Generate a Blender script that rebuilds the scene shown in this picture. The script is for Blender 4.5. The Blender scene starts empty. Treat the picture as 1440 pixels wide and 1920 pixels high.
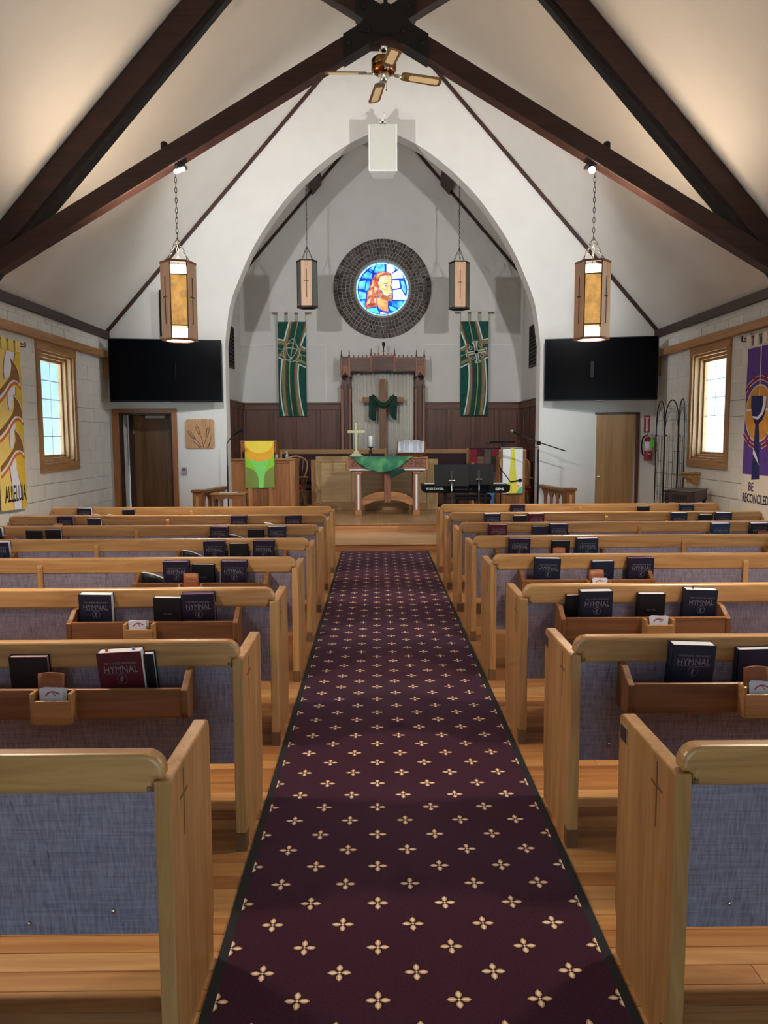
import bpy, bmesh, math, random
from mathutils import Vector, Matrix

S = bpy.context.scene
COL = S.collection
PI = math.pi
RAD = math.radians
random.seed(7)

# ------------------------------------------------------------------ camera
def srgb(h):
    h = h.lstrip('#')
    c = [int(h[i:i + 2], 16) / 255 for i in (0, 2, 4)]
    return tuple(x / 12.92 if x <= .04045 else ((x + .055) / 1.055) ** 2.4 for x in c) + (1.0,)

F_PX = 1450.0
cam_d = bpy.data.cameras.new('camera')
cam_d.sensor_fit = 'VERTICAL'
cam_d.sensor_height = 24.0
cam_d.lens = F_PX / 1920 * 24.0
cam_d.clip_end = 200
cam = bpy.data.objects.new('camera', cam_d)
COL.objects.link(cam)
_p = math.atan(142 / F_PX)
_y = math.atan(14 / math.hypot(F_PX, 142))
_f = Vector((math.sin(_y) * math.cos(_p), math.cos(_y) * math.cos(_p), -math.sin(_p)))
_r = Vector((math.cos(_y), -math.sin(_y), 0))
_u = _r.cross(_f)
_roll = 0.004
_r2 = (_r - _roll * _u).normalized()
_u2 = (_u + _roll * _r).normalized()
cam.matrix_world = Matrix(((_r2.x, _u2.x, -_f.x, -0.114), (_r2.y, _u2.y, -_f.y, 0.0), (_r2.z, _u2.z, -_f.z, 1.62), (0, 0, 0, 1)))
S.camera = cam

# ------------------------------------------------------------------ world, exposure
S.view_settings.view_transform = 'Standard'
S.view_settings.look = 'None'
S.view_settings.gamma = 1.0
S.view_settings.use_curve_mapping = False
S.view_settings.exposure = 1.28
S.cycles.use_denoising = True
S.cycles.max_bounces = 6
S.cycles.diffuse_bounces = 3
S.cycles.glossy_bounces = 2
S.cycles.transparent_max_bounces = 6
S.cycles.caustics_reflective = False
S.cycles.caustics_refractive = False
S.cycles.use_adaptive_sampling = True
S.cycles.adaptive_threshold = 0.07
S.cycles.adaptive_min_samples = 12
S.cycles.light_sampling_threshold = 0.03
S.cycles.sample_clamp_indirect = 4.0

LANTERN_W = 72.0        # each lit lantern opening
SPOT_W = 165.0          # each chancel spotlight
SKY = 6.0

W = bpy.data.worlds.new('sky'); S.world = W
W.use_nodes = True
wt = W.node_tree; wt.nodes.clear()
wo = wt.nodes.new('ShaderNodeOutputWorld'); bg = wt.nodes.new('ShaderNodeBackground')
tc = wt.nodes.new('ShaderNodeTexCoord'); sx = wt.nodes.new('ShaderNodeSeparateXYZ')
rp = wt.nodes.new('ShaderNodeValToRGB')
mr = wt.nodes.new('ShaderNodeMapRange'); mr.inputs[1].default_value = -0.1; mr.inputs[2].default_value = 1.0
wt.links.new(tc.outputs['Generated'], sx.inputs[0]); wt.links.new(sx.outputs[2], mr.inputs[0])
wt.links.new(mr.outputs[0], rp.inputs[0])
e = rp.color_ramp.elements
e[0].position = 0.06; e[0].color = (.78, .86, .92, 1)
e[1].position = 0.20; e[1].color = (.42, .70, .90, 1)
x_ = e.new(0.5); x_.color = (.62, .76, .95, 1)
x_ = e.new(1.0); x_.color = (.50, .66, .92, 1)
# the sun stands behind the camera to the right: that half of the sky is brighter
m2 = wt.nodes.new('ShaderNodeMapRange'); m2.inputs[1].default_value = -1; m2.inputs[2].default_value = 1
m2.inputs[3].default_value = 0.085; m2.inputs[4].default_value = 0.88
dt = wt.nodes.new('ShaderNodeVectorMath'); dt.operation = 'DOT_PRODUCT'; dt.inputs[1].default_value = (.6, -.8, 0)
wt.links.new(tc.outputs['Generated'], dt.inputs[0])
wt.links.new(dt.outputs['Value'], m2.inputs[0])
m3 = wt.nodes.new('ShaderNodeMath'); m3.operation = 'MULTIPLY'; m3.inputs[1].default_value = SKY
wt.links.new(m2.outputs[0], m3.inputs[0])
wt.links.new(rp.outputs[0], bg.inputs[0]); wt.links.new(m3.outputs[0], bg.inputs[1])
wt.links.new(bg.outputs[0], wo.inputs[0])

# ------------------------------------------------------------------ materials
class NT:
    def __init__(s, name):
        s.m = bpy.data.materials.new(name); s.m.use_nodes = True
        s.t = s.m.node_tree
        s.b = s.t.nodes['Principled BSDF']
        s.o = s.t.nodes['Material Output']
    def n(s, typ, **kw):
        x = s.t.nodes.new(typ)
        for k, v in kw.items(): setattr(x, k, v)
        return x
    def l(s, a, b): s.t.links.new(a, b)
    def put(s, sock, v):
        if hasattr(v, 'is_output') or isinstance(v, bpy.types.NodeSocket): s.l(v, sock)
        else: sock.default_value = v
    def math(s, op, a, b=None, c=None, clamp=False):
        x = s.n('ShaderNodeMath', operation=op, use_clamp=clamp)
        s.put(x.inputs[0], a)
        if b is not None: s.put(x.inputs[1], b)
        if c is not None: s.put(x.inputs[2], c)
        return x.outputs[0]
    def mix(s, f, a, b):
        x = s.n('ShaderNodeMix', data_type='RGBA')
        s.put(x.inputs[0], f); s.put(x.inputs[6], a); s.put(x.inputs[7], b)
        return x.outputs[2]
    def coords(s, scale=(1, 1, 1), rnd=True):
        c = s.n('ShaderNodeTexCoord'); mp = s.n('ShaderNodeMapping')
        mp.inputs['Scale'].default_value = scale
        s.l(c.outputs['Object'], mp.inputs['Vector'])
        if rnd:
            oi = s.n('ShaderNodeObjectInfo')
            s.l(s.math('MULTIPLY', oi.outputs['Random'], 37.0), mp.inputs['Location'])
        return mp.outputs[0]
    def noise(s, vec, scale=5, detail=4, dist=0.0, rough=.55):
        x = s.n('ShaderNodeTexNoise')
        s.l(vec, x.inputs['Vector']); x.inputs['Scale'].default_value = scale
        x.inputs['Detail'].default_value = detail; x.inputs['Distortion'].default_value = dist
        x.inputs['Roughness'].default_value = rough
        return x.outputs['Fac']
    def ramp(s, f, stops):
        x = s.n('ShaderNodeValToRGB'); s.l(f, x.inputs[0])
        el = x.color_ramp.elements
        for i, (p, c) in enumerate(stops):
            q = el[i] if i < 2 else el.new(p)
            q.position = p; q.color = c
        return x.outputs[0]
    def bump(s, h, strength=.2, dist=.01):
        x = s.n('ShaderNodeBump'); x.inputs['Strength'].default_value = strength; x.inputs['Distance'].default_value = dist
        s.l(h, x.inputs['Height']); s.l(x.outputs[0], s.b.inputs['Normal'])

def shade(c, k): return (min(c[0] * k, 1), min(c[1] * k, 1), min(c[2] * k, 1), 1)

MATS = {}
def plain(name, hexc, rough=.6, metal=0.0, var=.08, scale=6, bump=0.0, emit=0.0, coat=0.0, spec=.5):
    t = NT(name); c = srgb(hexc)
    v = t.coords()
    f = t.noise(v, scale, 3)
    col = t.ramp(f, [(.3, shade(c, 1 - var)), (.7, shade(c, 1 + var))])
    t.l(col, t.b.inputs['Base Color'])
    t.b.inputs['Roughness'].default_value = rough; t.b.inputs['Metallic'].default_value = metal
    t.b.inputs['Specular IOR Level'].default_value = spec
    t.b.inputs['Coat Weight'].default_value = coat
    if bump: t.bump(t.noise(v, scale * 12, 2), bump, .004)
    if emit:
        t.l(col, t.b.inputs['Emission Color']); t.b.inputs['Emission Strength'].default_value = emit
    MATS[name] = t.m
    return t.m

def wood(name, c1, c2, axis=0, rough=.38, scale=1.0, coat=.15, spec=.4):
    t = NT(name); c1 = srgb(c1); c2 = srgb(c2)
    sc = [22 * scale] * 3; sc[axis] = 1.3 * scale
    v = t.coords(tuple(sc))
    f = t.noise(v, 1.0, 4, 1.2, .6)
    v2 = t.coords(tuple(x * .16 for x in sc))
    f2 = t.noise(v2, 1.0, 2, .6)
    g = t.math('ADD', t.math('MULTIPLY', f, .65), t.math('MULTIPLY', f2, .35))
    col = t.ramp(g, [(.36, c1), (.62, c2)])
    t.l(col, t.b.inputs['Base Color'])
    t.b.inputs['Roughness'].default_value = rough
    t.b.inputs['Coat Weight'].default_value = coat; t.b.inputs['Coat Roughness'].default_value = .25
    t.b.inputs['Specular IOR Level'].default_value = spec
    MATS[name] = t.m
    return t.m

for ax, n in ((0, 'x'), (1, 'y'), (2, 'z')):
    wood('oak_' + n, '#9E6E40', '#C9965E', ax)
    wood('rack_' + n, '#6C4224', '#926038', ax, .42)
    wood('dark_' + n, '#2E1916', '#42261F', ax, .55, 1, 0.02)
    wood('walnut_' + n, '#4E2F24', '#6E4637', ax, .42, 1, .1)
    wood('pulpit_' + n, '#7E4E2B', '#A26A3E', ax, .42)
    wood('blond_' + n, '#B08C5A', '#D0B080', ax, .42)
    wood('fir_' + n, '#8E5A34', '#BD8553', ax, .45, .6)
    wood('casing_' + n, '#94683F', '#B98A5A', ax, .5, 1, .05)
    wood('redwood_' + n, '#7A4A37', '#A06A50', ax, .5, 1, .05)
wood('lantern_wood', '#CC9C7C', '#E2B998', 2, .55, 1, .02)
wood('tread', '#AE8458', '#D0A97E', 0, .4, .6)
wood('foot', '#5F4228', '#7A583A', 2, .5)
wood('birch', '#9A7448', '#B28B5C', 2, .5, .5)
wood('door_brown', '#6B4C34', '#86643F', 2, .5, 1, .05)
wood('reveal_brown', '#33221B', '#46302A', 2, .5, 1, .05)
wood('antique', '#2A1714', '#40241E', 0, .35)
wood('cane_frame', '#5E4428', '#7C5D38', 0, .4)
wood('plaque', '#A87850', '#C79A70', 2, .5, 1, .05)

plain('plaster', '#D6D1CB', .85, var=.03, scale=2.5, spec=.2)
plain('plaster_ceiling', '#D8D2CA', .9, var=.035, scale=1.5, spec=.15)
plain('block_paint', '#DAD6CF', .75, var=.04, scale=5, bump=.5, spec=.3)
plain('mortar_paint', '#B9B5AE', .85, var=.05, bump=.3)
plain('black_iron', '#1A1718', .5, .3, var=.1)
plain('black_plastic', '#08080A', .5, var=.1, spec=.2)
plain('screen', '#05060A', .18, var=.02, spec=.12)
plain('white_paint', '#DDDCD6', .5, var=.02)
plain('grille_cloth', '#C4C2B8', .85, var=.03, scale=60)
plain('chrome', '#D8D4CC', .15, 1.0, var=.03)
plain('brass', '#8A6A3A', .22, 1.0, var=.1)
plain('bright_brass', '#D2C79A', .35, 1.0, var=.06)
plain('bronze', '#8A5026', .25, 1.0, var=.1)
plain('cane', '#D9C49B', .8, var=.05, scale=120)
plain('cloth_white', '#E4E2DE', .9, var=.03, bump=.1)
plain('cloth_offwhite', '#CFCBC2', .9, var=.03, bump=.1)
plain('curtain', '#CDC6BA', .9, var=.05, scale=20)
plain('scarf', '#0E3A2C', .8, var=.25, scale=8)
plain('bench_fabric', '#3A262C', .9, var=.12, scale=30)
plain('navy_cover', '#1B2036', .45, var=.08, scale=40)
plain('blue_cover', '#1F3A5E', .45, var=.08, scale=40)
plain('purple_cover', '#22182E', .42, var=.1, scale=40)
plain('red_cover', '#5A0F20', .45, var=.08, scale=40)
plain('black_cover', '#0D0D10', .5, var=.1, scale=40)
plain('pages', '#DAD7DC', .8, var=.05, scale=50)
plain('pages_pink', '#C79AA0', .7, var=.05, scale=50)
plain('pages_purple', '#5C4060', .6, var=.08, scale=50)
plain('silver_foil', '#9A98A0', .4, .6, var=.05)
plain('paper', '#E3E4EE', .7, var=.02)
plain('brochure', '#99542F', .5, var=.12, scale=12)
plain('logo_red', '#B2504A', .6, var=.05)
plain('pencil', '#C79A34', .5, var=.05)
plain('metal_plate', '#B9A988', .3, .8, var=.05)
plain('plate_card', '#3A2A22', .5, var=.05)
plain('carpet_edge', '#15161B', .85, var=.1, scale=30)
plain('cable_white', '#DDDDD8', .5, var=.02)
plain('extinguisher_red', '#8E1B2C', .3, var=.04)
plain('sign_red', '#A83248', .5, var=.03)
plain('tag_green', '#6BD04A', .6, var=.03)
plain('label_white', '#DDD8D4', .6, var=.04)
plain('grey_plastic', '#8F8A92', .5, var=.04)
plain('dark_red', '#7A1E2C', .6, var=.06)
plain('candle_wax', '#EDEAE4', .5, var=.02)
plain('red_cushion', '#8C1E32', .9, var=.1, scale=20)
plain('bottle_clear', '#BFD3D6', .2, var=.04)
plain('bottle_green', '#7FAE86', .3, var=.05)
plain('blue_bag', '#3F6E9A', .7, var=.2, scale=14)
plain('white_inlay', '#EDEAE6', .4, var=.01)
plain('lettering', '#5C2E20', .6, var=.05)
plain('letter_white', '#EDEDED', .5, var=.01)
plain('letter_black', '#1A1418', .8, var=.03)
plain('letter_navy', '#1C1E48', .8, var=.03)
plain('led_lens', '#F4F8FF', .4, var=.0, emit=14)
plain('bulb_warm', '#FFE8C0', .4, var=.0, emit=3)
plain('diffuser_warm', '#FFEBC4', .5, var=.0, emit=2.5)
plain('amber_lit', '#B98B4C', .4, var=.3, scale=11, emit=.42)
plain('glass_unlit', '#6E726A', .3, var=.1, scale=10)
plain('louvre', '#1E1513', .6, var=.15)
plain('lead_came', '#10182C', .5, var=.05)

def brick_mats():
    out = []
    for i, h in enumerate(('#4C4340', '#5A4F4A', '#423A38', '#645853', '#38312F')):
        out.append(plain('ring_brick_%s' % 'abcde'[i], h, .8, var=.15, scale=14, bump=.5))
    return out
BRICKS = brick_mats()
plain('ring_mortar', '#B0A89E', .9, var=.06, bump=.3)

def mat_fabric():
    t = NT('pew_fabric')
    v = t.coords((140, 140, 9)); f = t.noise(v, 1.0, 4, .3)
    vv = t.coords((34, 34, 4)); g = t.noise(vv, 1.0, 5, .4)
    w = t.coords((9, 9, 170)); h = t.noise(w, 1.0, 3)
    k = t.math('ADD', t.math('MULTIPLY', f, .6), t.math('MULTIPLY', h, .4))
    base = t.ramp(k, [(.34, srgb('#756A78')), (.66, srgb('#A397A6'))])
    slub = t.math('GREATER_THAN', g, .69)
    col = t.mix(t.math('MULTIPLY', slub, .45), base, srgb('#332D40'))
    t.l(col, t.b.inputs['Base Color']); t.b.inputs['Roughness'].default_value = .95
    t.b.inputs['Specular IOR Level'].default_value = .15
    t.b.inputs['Sheen Weight'].default_value = .2
    t.bump(k, .25, .003)
    MATS['pew_fabric'] = t.m
mat_fabric()

def mat_carpet():
    t = NT('runner_carpet')
    c = t.n('ShaderNodeTexCoord'); sp = t.n('ShaderNodeSeparateXYZ')
    t.l(c.outputs['Object'], sp.inputs[0])
    X, Y = sp.outputs[0], sp.outputs[1]
    P = 0.2328
    def cell(offx, offy):
        a = t.math('ADD', X, offx + P * 100.5); b = t.math('ADD', Y, offy + P * 100.5)
        a = t.math('SUBTRACT', t.math('MODULO', a, P), P / 2)
        b = t.math('SUBTRACT', t.math('MODULO', b, P), P / 2)
        return t.math('ABSOLUTE', a), t.math('ABSOLUTE', b)
    def petals(a, b):
        def one(u, v):
            # pointed petal lying along u from .006 to .037
            k = t.math('DIVIDE', t.math('SUBTRACT', u, .0205), .0165)
            ww = t.math('MULTIPLY', t.math('SUBTRACT', 1.0, t.math('MULTIPLY', k, k)), .0098)
            return t.math('SUBTRACT', ww, v)      # >0 inside
        p1 = one(a, b); p2 = one(b, a)
        return t.math('MAXIMUM', p1, p2), t.math('SQRT', t.math('ADD', t.math('MULTIPLY', a, a), t.math('MULTIPLY', b, b)))
    y0 = -2.19
    a1, b1 = cell(0, y0); a2, b2 = cell(P / 2, y0 + P / 2)
    q1, r1 = petals(a1, b1); q2, r2 = petals(a2, b2)
    q = t.math('MAXIMUM', q1, q2); r = t.math('MINIMUM', r1, r2)
    v = t.coords((1, 1, 1), False)
    n1 = t.noise(v, 260, 3); n2 = t.noise(v, 3, 3)
    base = t.ramp(n1, [(.3, srgb('#26111B')), (.75, srgb('#4C2434'))])
    halo = t.math('MULTIPLY', t.math('LESS_THAN', r, .05), t.math('GREATER_THAN', q, -.0035))
    col = t.mix(halo, base, srgb('#1E0A10'))
    inside = t.math('GREATER_THAN', q, 0.0)
    core = t.math('GREATER_THAN', q, .0048)
    pet = t.mix(core, srgb('#C49A72'), srgb('#F0E2CC'))
    col = t.mix(inside, col, pet)
    dot = t.math('LESS_THAN', r, .0035)
    col = t.mix(dot, col, srgb('#EDE6DC'))
    t.l(col, t.b.inputs['Base Color']); t.b.inputs['Roughness'].default_value = .95
    t.b.inputs['Specular IOR Level'].default_value = .1
    t.b.inputs['Sheen Weight'].default_value = .12; t.b.inputs['Sheen Tint'].default_value = (.7, .55, .9, 1)
    t.bump(n1, .4, .003)
    MATS['runner_carpet'] = t.m
mat_carpet()

def mat_floor(name, c1, c2, w, rot=False, rough=.35):
    t = NT(name)
    v = t.coords((1, 1, 1), False)
    if rot:
        mp = t.n('ShaderNodeMapping'); mp.inputs['Rotation'].default_value = (0, 0, PI / 2); t.l(v, mp.inputs[0]); v = mp.outputs[0]
    b = t.n('ShaderNodeTexBrick'); t.l(v, b.inputs['Vector'])
    b.inputs['Scale'].default_value = 1; b.inputs['Brick Width'].default_value = 1.6; b.inputs['Row Height'].default_value = w
    b.inputs['Mortar Size'].default_value = .0012
    b.inputs['Color1'].default_value = srgb(c1); b.inputs['Color2'].default_value = srgb(c2); b.inputs['Mortar'].default_value = shade(srgb(c1), .5)
    mp2 = t.n('ShaderNodeMapping'); mp2.inputs['Scale'].default_value = (1.5, 30, 30); t.l(v, mp2.inputs[0])
    g = t.noise(mp2.outputs[0], 1, 5, .8)
    col = t.mix(t.math('MULTIPLY', g, .45), b.outputs['Color'], shade(srgb(c1), .55))
    t.l(col, t.b.inputs['Base Color']); t.b.inputs['Roughness'].default_value = rough
    t.b.inputs['Coat Weight'].default_value = .2
    MATS[name] = t.m
mat_floor('floor_far', '#A9733F', '#C28C55', .085)
mat_floor('platform_planks', '#A98256', '#BF9668', .06, True)
for i, (a, b) in enumerate((('#97623A', '#BF8750'), ('#A8713F', '#CF9A60'), ('#8A5734', '#AD7747'), ('#B58250', '#D9A970'))):
    wood('plank_' + 'abcd'[i], a, b, 0, .34, .8, .25)
PLANKS = [MATS['plank_' + c] for c in 'abcd']

def mat_glass():
    t = NT('window_glass')
    tr = t.n('ShaderNodeBsdfTransparent'); gl = t.n('ShaderNodeBsdfGlossy'); mx = t.n('ShaderNodeMixShader')
    v = t.coords(); f = t.noise(v, 4, 2)
    col = t.ramp(f, [(.3, (.86, .96, .97, 1)), (.7, (.93, 1, 1, 1))])
    t.l(col, tr.inputs[0]); gl.inputs['Roughness'].default_value = .1
    mx.inputs[0].default_value = .05
    t.l(tr.outputs[0], mx.inputs[1]); t.l(gl.outputs[0], mx.inputs[2]); t.l(mx.outputs[0], t.o.inputs[0])
    MATS['window_glass'] = t.m
mat_glass()

def stained(name, h1, h2=None, k=1.0, scale=9):
    t = NT('stained_' + name); c1 = srgb(h1); c2 = srgb(h2 or h1)
    v = t.coords((1, 1, 1), False); f = t.noise(v, scale, 3, .6)
    col = t.ramp(f, [(.32, c1), (.68, c2)])
    t.l(col, t.b.inputs['Base Color']); t.l(col, t.b.inputs['Emission Color'])
    t.b.inputs['Emission Strength'].default_value = k; t.b.inputs['Roughness'].default_value = .2
    MATS['stained_' + name] = t.m
stained('blue', '#1560E0', '#58D6FF', 0.480)
stained('sky', '#2090F0', '#7FE4FF', 0.480)
stained('pale', '#C9E8FF', '#FFFFFF', 0.496)
stained('white', '#F4E4FF', '#FFFFFF', 0.528)
stained('skin', '#F0A860', '#FFE6C4', 0.480, 6)
stained('neck', '#E07848', '#FFC078', 0.440, 7)
stained('hair', '#8A2A20', '#E08A6C', 0.400, 16)
stained('hairlight', '#D88A60', '#F4CFA8', 0.464, 14)
stained('beard', '#7A3020', '#D89A70', 0.400, 22)
stained('teal', '#18B8C8', '#6CF0E8', 0.464, 7)
stained('edge', '#7FDCF0', '#C4FAFF', 0.464)
stained('line', '#5A2418', '#6A2C20', 0.400)
stained('eye', '#6A5A9A', '#8A7AC0', 0.640)

def mat_gradgreen():
    t = NT('altar_green')
    v = t.coords((1, 1, 1), False)
    f = t.noise(v, 3.2, 2, .4)
    t.l(t.ramp(f, [(.3, srgb('#1E5A50')), (.52, srgb('#2F7A55')), (.7, srgb('#6FAE6A'))]), t.b.inputs['Base Color'])
    t.b.inputs['Roughness'].default_value = .7; t.b.inputs['Sheen Weight'].default_value = .1
    MATS['altar_green'] = t.m
mat_gradgreen()
plain('banner_green', '#0F4C40', .9, var=.35, scale=16)
plain('banner_tan', '#8E7E55', .9, var=.12, scale=14)
plain('banner_brown', '#6B4A38', .9, var=.1, scale=14)
plain('banner_gold', '#A2966A', .9, var=.08, scale=14)
plain('banner_white', '#D2DDD9', .9, var=.03)
plain('yellow_cloth', '#EBCF74', .9, var=.06, scale=5)
plain('deep_yellow', '#E0BC3C', .9, var=.06, scale=5)
plain('trumpet_gold', '#8A6230', .9, var=.16, scale=25)
plain('orange_cloth', '#D26A2A', .9, var=.05)
plain('robe_white', '#E6E4F0', .9, var=.02)
plain('robe_purple', '#7A4A66', .9, var=.04)
plain('violet_cloth', '#5A3A8E', .9, var=.16, scale=14)
plain('host_orange', '#D4933C', .9, var=.14, scale=8)
plain('crimson_cloth', '#8A1638', .9, var=.08)
plain('navy_cloth', '#20245C', .9, var=.12)
plain('cream_cloth', '#DDD2C2', .9, var=.03)
plain('sun_yellow', '#F4D84A', .9, var=.05)
plain('sun_orange', '#F0AE34', .9, var=.05)
plain('leaf_green', '#8ED03E', .9, var=.05)
plain('mint_green', '#84DC6E', .9, var=.05)
plain('olive_green', '#7E8E44', .9, var=.07)
plain('lemon', '#DCCF4A', .9, var=.08)
plain('peach', '#E0B088', .9, var=.05)
plain('periwinkle', '#8E96CC', .9, var=.05)
plain('seagreen', '#5FC08E', .9, var=.05)
QUILT = [plain('quilt_' + n, h, .9, var=.18, scale=18) for n, h in
         (('red', '#8C2032'), ('maroon', '#4E2028'), ('green', '#26321F'), ('tan', '#7A6250'), ('plum', '#3A1A28'), ('grey', '#5E5A50'))]

# ------------------------------------------------------------------ geometry helpers
class MB:
    """collects shapes, then builds one mesh object"""
    def __init__(s): s.v = []; s.f = []; s.sm = []
    def add(s, verts, faces, M=None, smooth=False):
        b = len(s.v)
        s.v += [tuple(M @ Vector(p)) if M else tuple(p) for p in verts]
        for q in faces: s.f.append([b + i for i in q]); s.sm.append(smooth)
        return s
    def box(s, x0, y0, z0, x1, y1, z1, M=None):
        if x0 > x1: x0, x1 = x1, x0
        if y0 > y1: y0, y1 = y1, y0
        if z0 > z1: z0, z1 = z1, z0
        v = [(x0, y0, z0), (x1, y0, z0), (x1, y1, z0), (x0, y1, z0), (x0, y0, z1), (x1, y0, z1), (x1, y1, z1), (x0, y1, z1)]
        return s.add(v, [(0, 3, 2, 1), (4, 5, 6, 7), (0, 1, 5, 4), (1, 2, 6, 5), (2, 3, 7, 6), (3, 0, 4, 7)], M)
    def prism(s, poly, a, b, plane='xz', M=None):
        """extrude a 2D polygon; plane xz -> along y, yz -> along x, xy -> along z"""
        def P(p, t):
            return (p[0], t, p[1]) if plane == 'xz' else ((t, p[0], p[1]) if plane == 'yz' else (p[0], p[1], t))
        n = len(poly)
        v = [P(p, a) for p in poly] + [P(p, b) for p in poly]
        f = [tuple(range(n)), tuple(range(2 * n - 1, n - 1, -1))] + [(i, (i + 1) % n, n + (i + 1) % n, n + i) for i in range(n)]
        return s.add(v, f, M)
    def tube(s, path, r, n=8, closed=False, M=None, flat=1.0):
        path = [Vector(p) for p in path]; m = len(path)
        rr = r if isinstance(r, (list, tuple)) else [r] * m
        v = []; prev = None
        for i, p in enumerate(path):
            if closed: d = path[(i + 1) % m] - path[i - 1]
            else: d = path[min(i + 1, m - 1)] - path[max(i - 1, 0)]
            d.normalize()
            if prev is None:
                a = Vector((0, 0, 1)) if abs(d.z) < .9 else Vector((1, 0, 0))
                e1 = d.cross(a).normalized()
            else:
                e1 = prev - d * prev.dot(d)
                e1 = e1.normalized() if e1.length > 1e-6 else d.orthogonal().normalized()
            prev = e1; e2 = d.cross(e1)
            for k in range(n):
                t = 2 * PI * k / n
                v.append(p + (e1 * math.cos(t) + e2 * math.sin(t) * flat) * rr[i])
        f = []
        for i in range(m if closed else m - 1):
            j = (i + 1) % m
            for k in range(n):
                f.append((i * n + k, i * n + (k + 1) % n, j * n + (k + 1) % n, j * n + k))
        if not closed:
            f.append(tuple(range(n - 1, -1, -1))); f.append(tuple((m - 1) * n + k for k in range(n)))
        return s.add(v, f, M, True)
    def lathe(s, prof, n=20, c=(0, 0, 0), M=None, smooth=True):
        v = []
        for r, z in prof:
            for k in range(n):
                t = 2 * PI * k / n
                v.append((c[0] + r * math.cos(t), c[1] + r * math.sin(t), c[2] + z))
        m = len(prof); f = []
        for i in range(m - 1):
            for k in range(n):
                f.append((i * n + k, i * n + (k + 1) % n, (i + 1) * n + (k + 1) % n, (i + 1) * n + k))
        f.append(tuple(range(n - 1, -1, -1))); f.append(tuple((m - 1) * n + k for k in range(n)))
        return s.add(v, f, M, smooth)
    def sphere(s, c, r, n=14, m=8, M=None, sz=1.0):
        return s.lathe([(max(r * math.sin(PI * i / m), 1e-4), -r * sz * math.cos(PI * i / m)) for i in range(m + 1)], n, c, M)
    def grid(s, fn, nu, nv, thick=None, M=None, smooth=True):
        """surface of points fn(u,v); thick = offset vector for a second skin"""
        v = [Vector(fn(i / nu, j / nv)) for j in range(nv + 1) for i in range(nu + 1)]
        w = nu + 1
        f = [(j * w + i, j * w + i + 1, (j + 1) * w + i + 1, (j + 1) * w + i) for j in range(nv) for i in range(nu)]
        if thick is not None:
            o = Vector(thick); L = len(v)
            v2 = [p + o for p in v]
            f2 = [tuple(L + i for i in reversed(q)) for q in f]
            rim = [i for i in range(w)] + [j * w + nu for j in range(1, nv + 1)] + [nv * w + i for i in range(nu - 1, -1, -1)] + [j * w for j in range(nv - 1, 0, -1)]
            f3 = [(rim[(k + 1) % len(rim)], rim[k], L + rim[k], L + rim[(k + 1) % len(rim)]) for k in range(len(rim))]
            s.add(v + v2, f + f2 + f3, M, smooth)
        else: s.add(v, f, M, smooth)
        return s
    def strip(s, pts, w, y0, y1, plane='xz', M=None):
        """a ribbon of width w along a 2D polyline, extruded"""
        L = []; R_ = []
        for i, p in enumerate(pts):
            a = Vector(pts[max(i - 1, 0)]); b = Vector(pts[min(i + 1, len(pts) - 1)])
            d = (b - a).normalized(); nrm = Vector((-d.y, d.x))
            ww = w[i] if isinstance(w, (list, tuple)) else w
            L.append(tuple(Vector(p) + nrm * ww / 2)); R_.append(tuple(Vector(p) - nrm * ww / 2))
        return s.prism(L + R_[::-1], y0, y1, plane, M)
    def mesh(s, name, bevel=0.0, seg=2, angle=35):
        me = bpy.data.meshes.new(name)
        me.from_pydata(s.v, [], s.f)
        me.polygons.foreach_set('use_smooth', s.sm)
        bm = bmesh.new(); bm.from_mesh(me)
        bmesh.ops.recalc_face_normals(bm, faces=bm.faces)
        if bevel:
            ed = [e_ for e_ in bm.edges if len(e_.link_faces) == 2 and e_.calc_face_angle(0) > RAD(angle)]
            bmesh.ops.bevel(bm, geom=ed, offset=bevel, segments=seg, affect='EDGES', profile=.5, clamp_overlap=True)
        bm.to_mesh(me); bm.free()
        me.update()
        return me
    def build(s, name, mat, parent=None, loc=(0, 0, 0), rot=(0, 0, 0), bevel=0.0, seg=2):
        return link(name, s.mesh(name, bevel, seg), mat, parent, loc, rot)

def link(name, me, mat, parent=None, loc=(0, 0, 0), rot=(0, 0, 0)):
    m = MATS[mat] if isinstance(mat, str) else mat
    if not me.materials: me.materials.append(m)
    o = bpy.data.objects.new(name, me); COL.objects.link(o)
    if me.materials[0] is not m:
        o.material_slots[0].link = 'OBJECT'; o.material_slots[0].material = m
    o.parent = parent; o.location = loc; o.rotation_euler = rot
    return o

def tag(o, label, cat, group=None):
    o['label'] = label; o['category'] = cat
    if group: o['group'] = group
    return o
def thing(name, label, cat, loc=(0, 0, 0), rot=(0, 0, 0), group=None):
    o = bpy.data.objects.new(name, None); COL.objects.link(o)
    o.empty_display_size = .1
    o.location = loc; o.rotation_euler = rot
    return tag(o, label, cat, group)
def struct(o, label=None):
    o['kind'] = 'structure'
    if label: o['label'] = label
    return o
def kids(o): return [c for c in bpy.data.objects if c.parent is o]
def dup(root, loc=None, rot=None, label=None, group=None, parent=None):
    c = root.copy(); COL.objects.link(c); c.parent = parent
    if loc is not None: c.location = loc
    if rot is not None: c.rotation_euler = rot
    if label: c['label'] = label
    if group: c['group'] = group
    for ch in list(root.children): dup(ch, parent=c)
    return c

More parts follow.
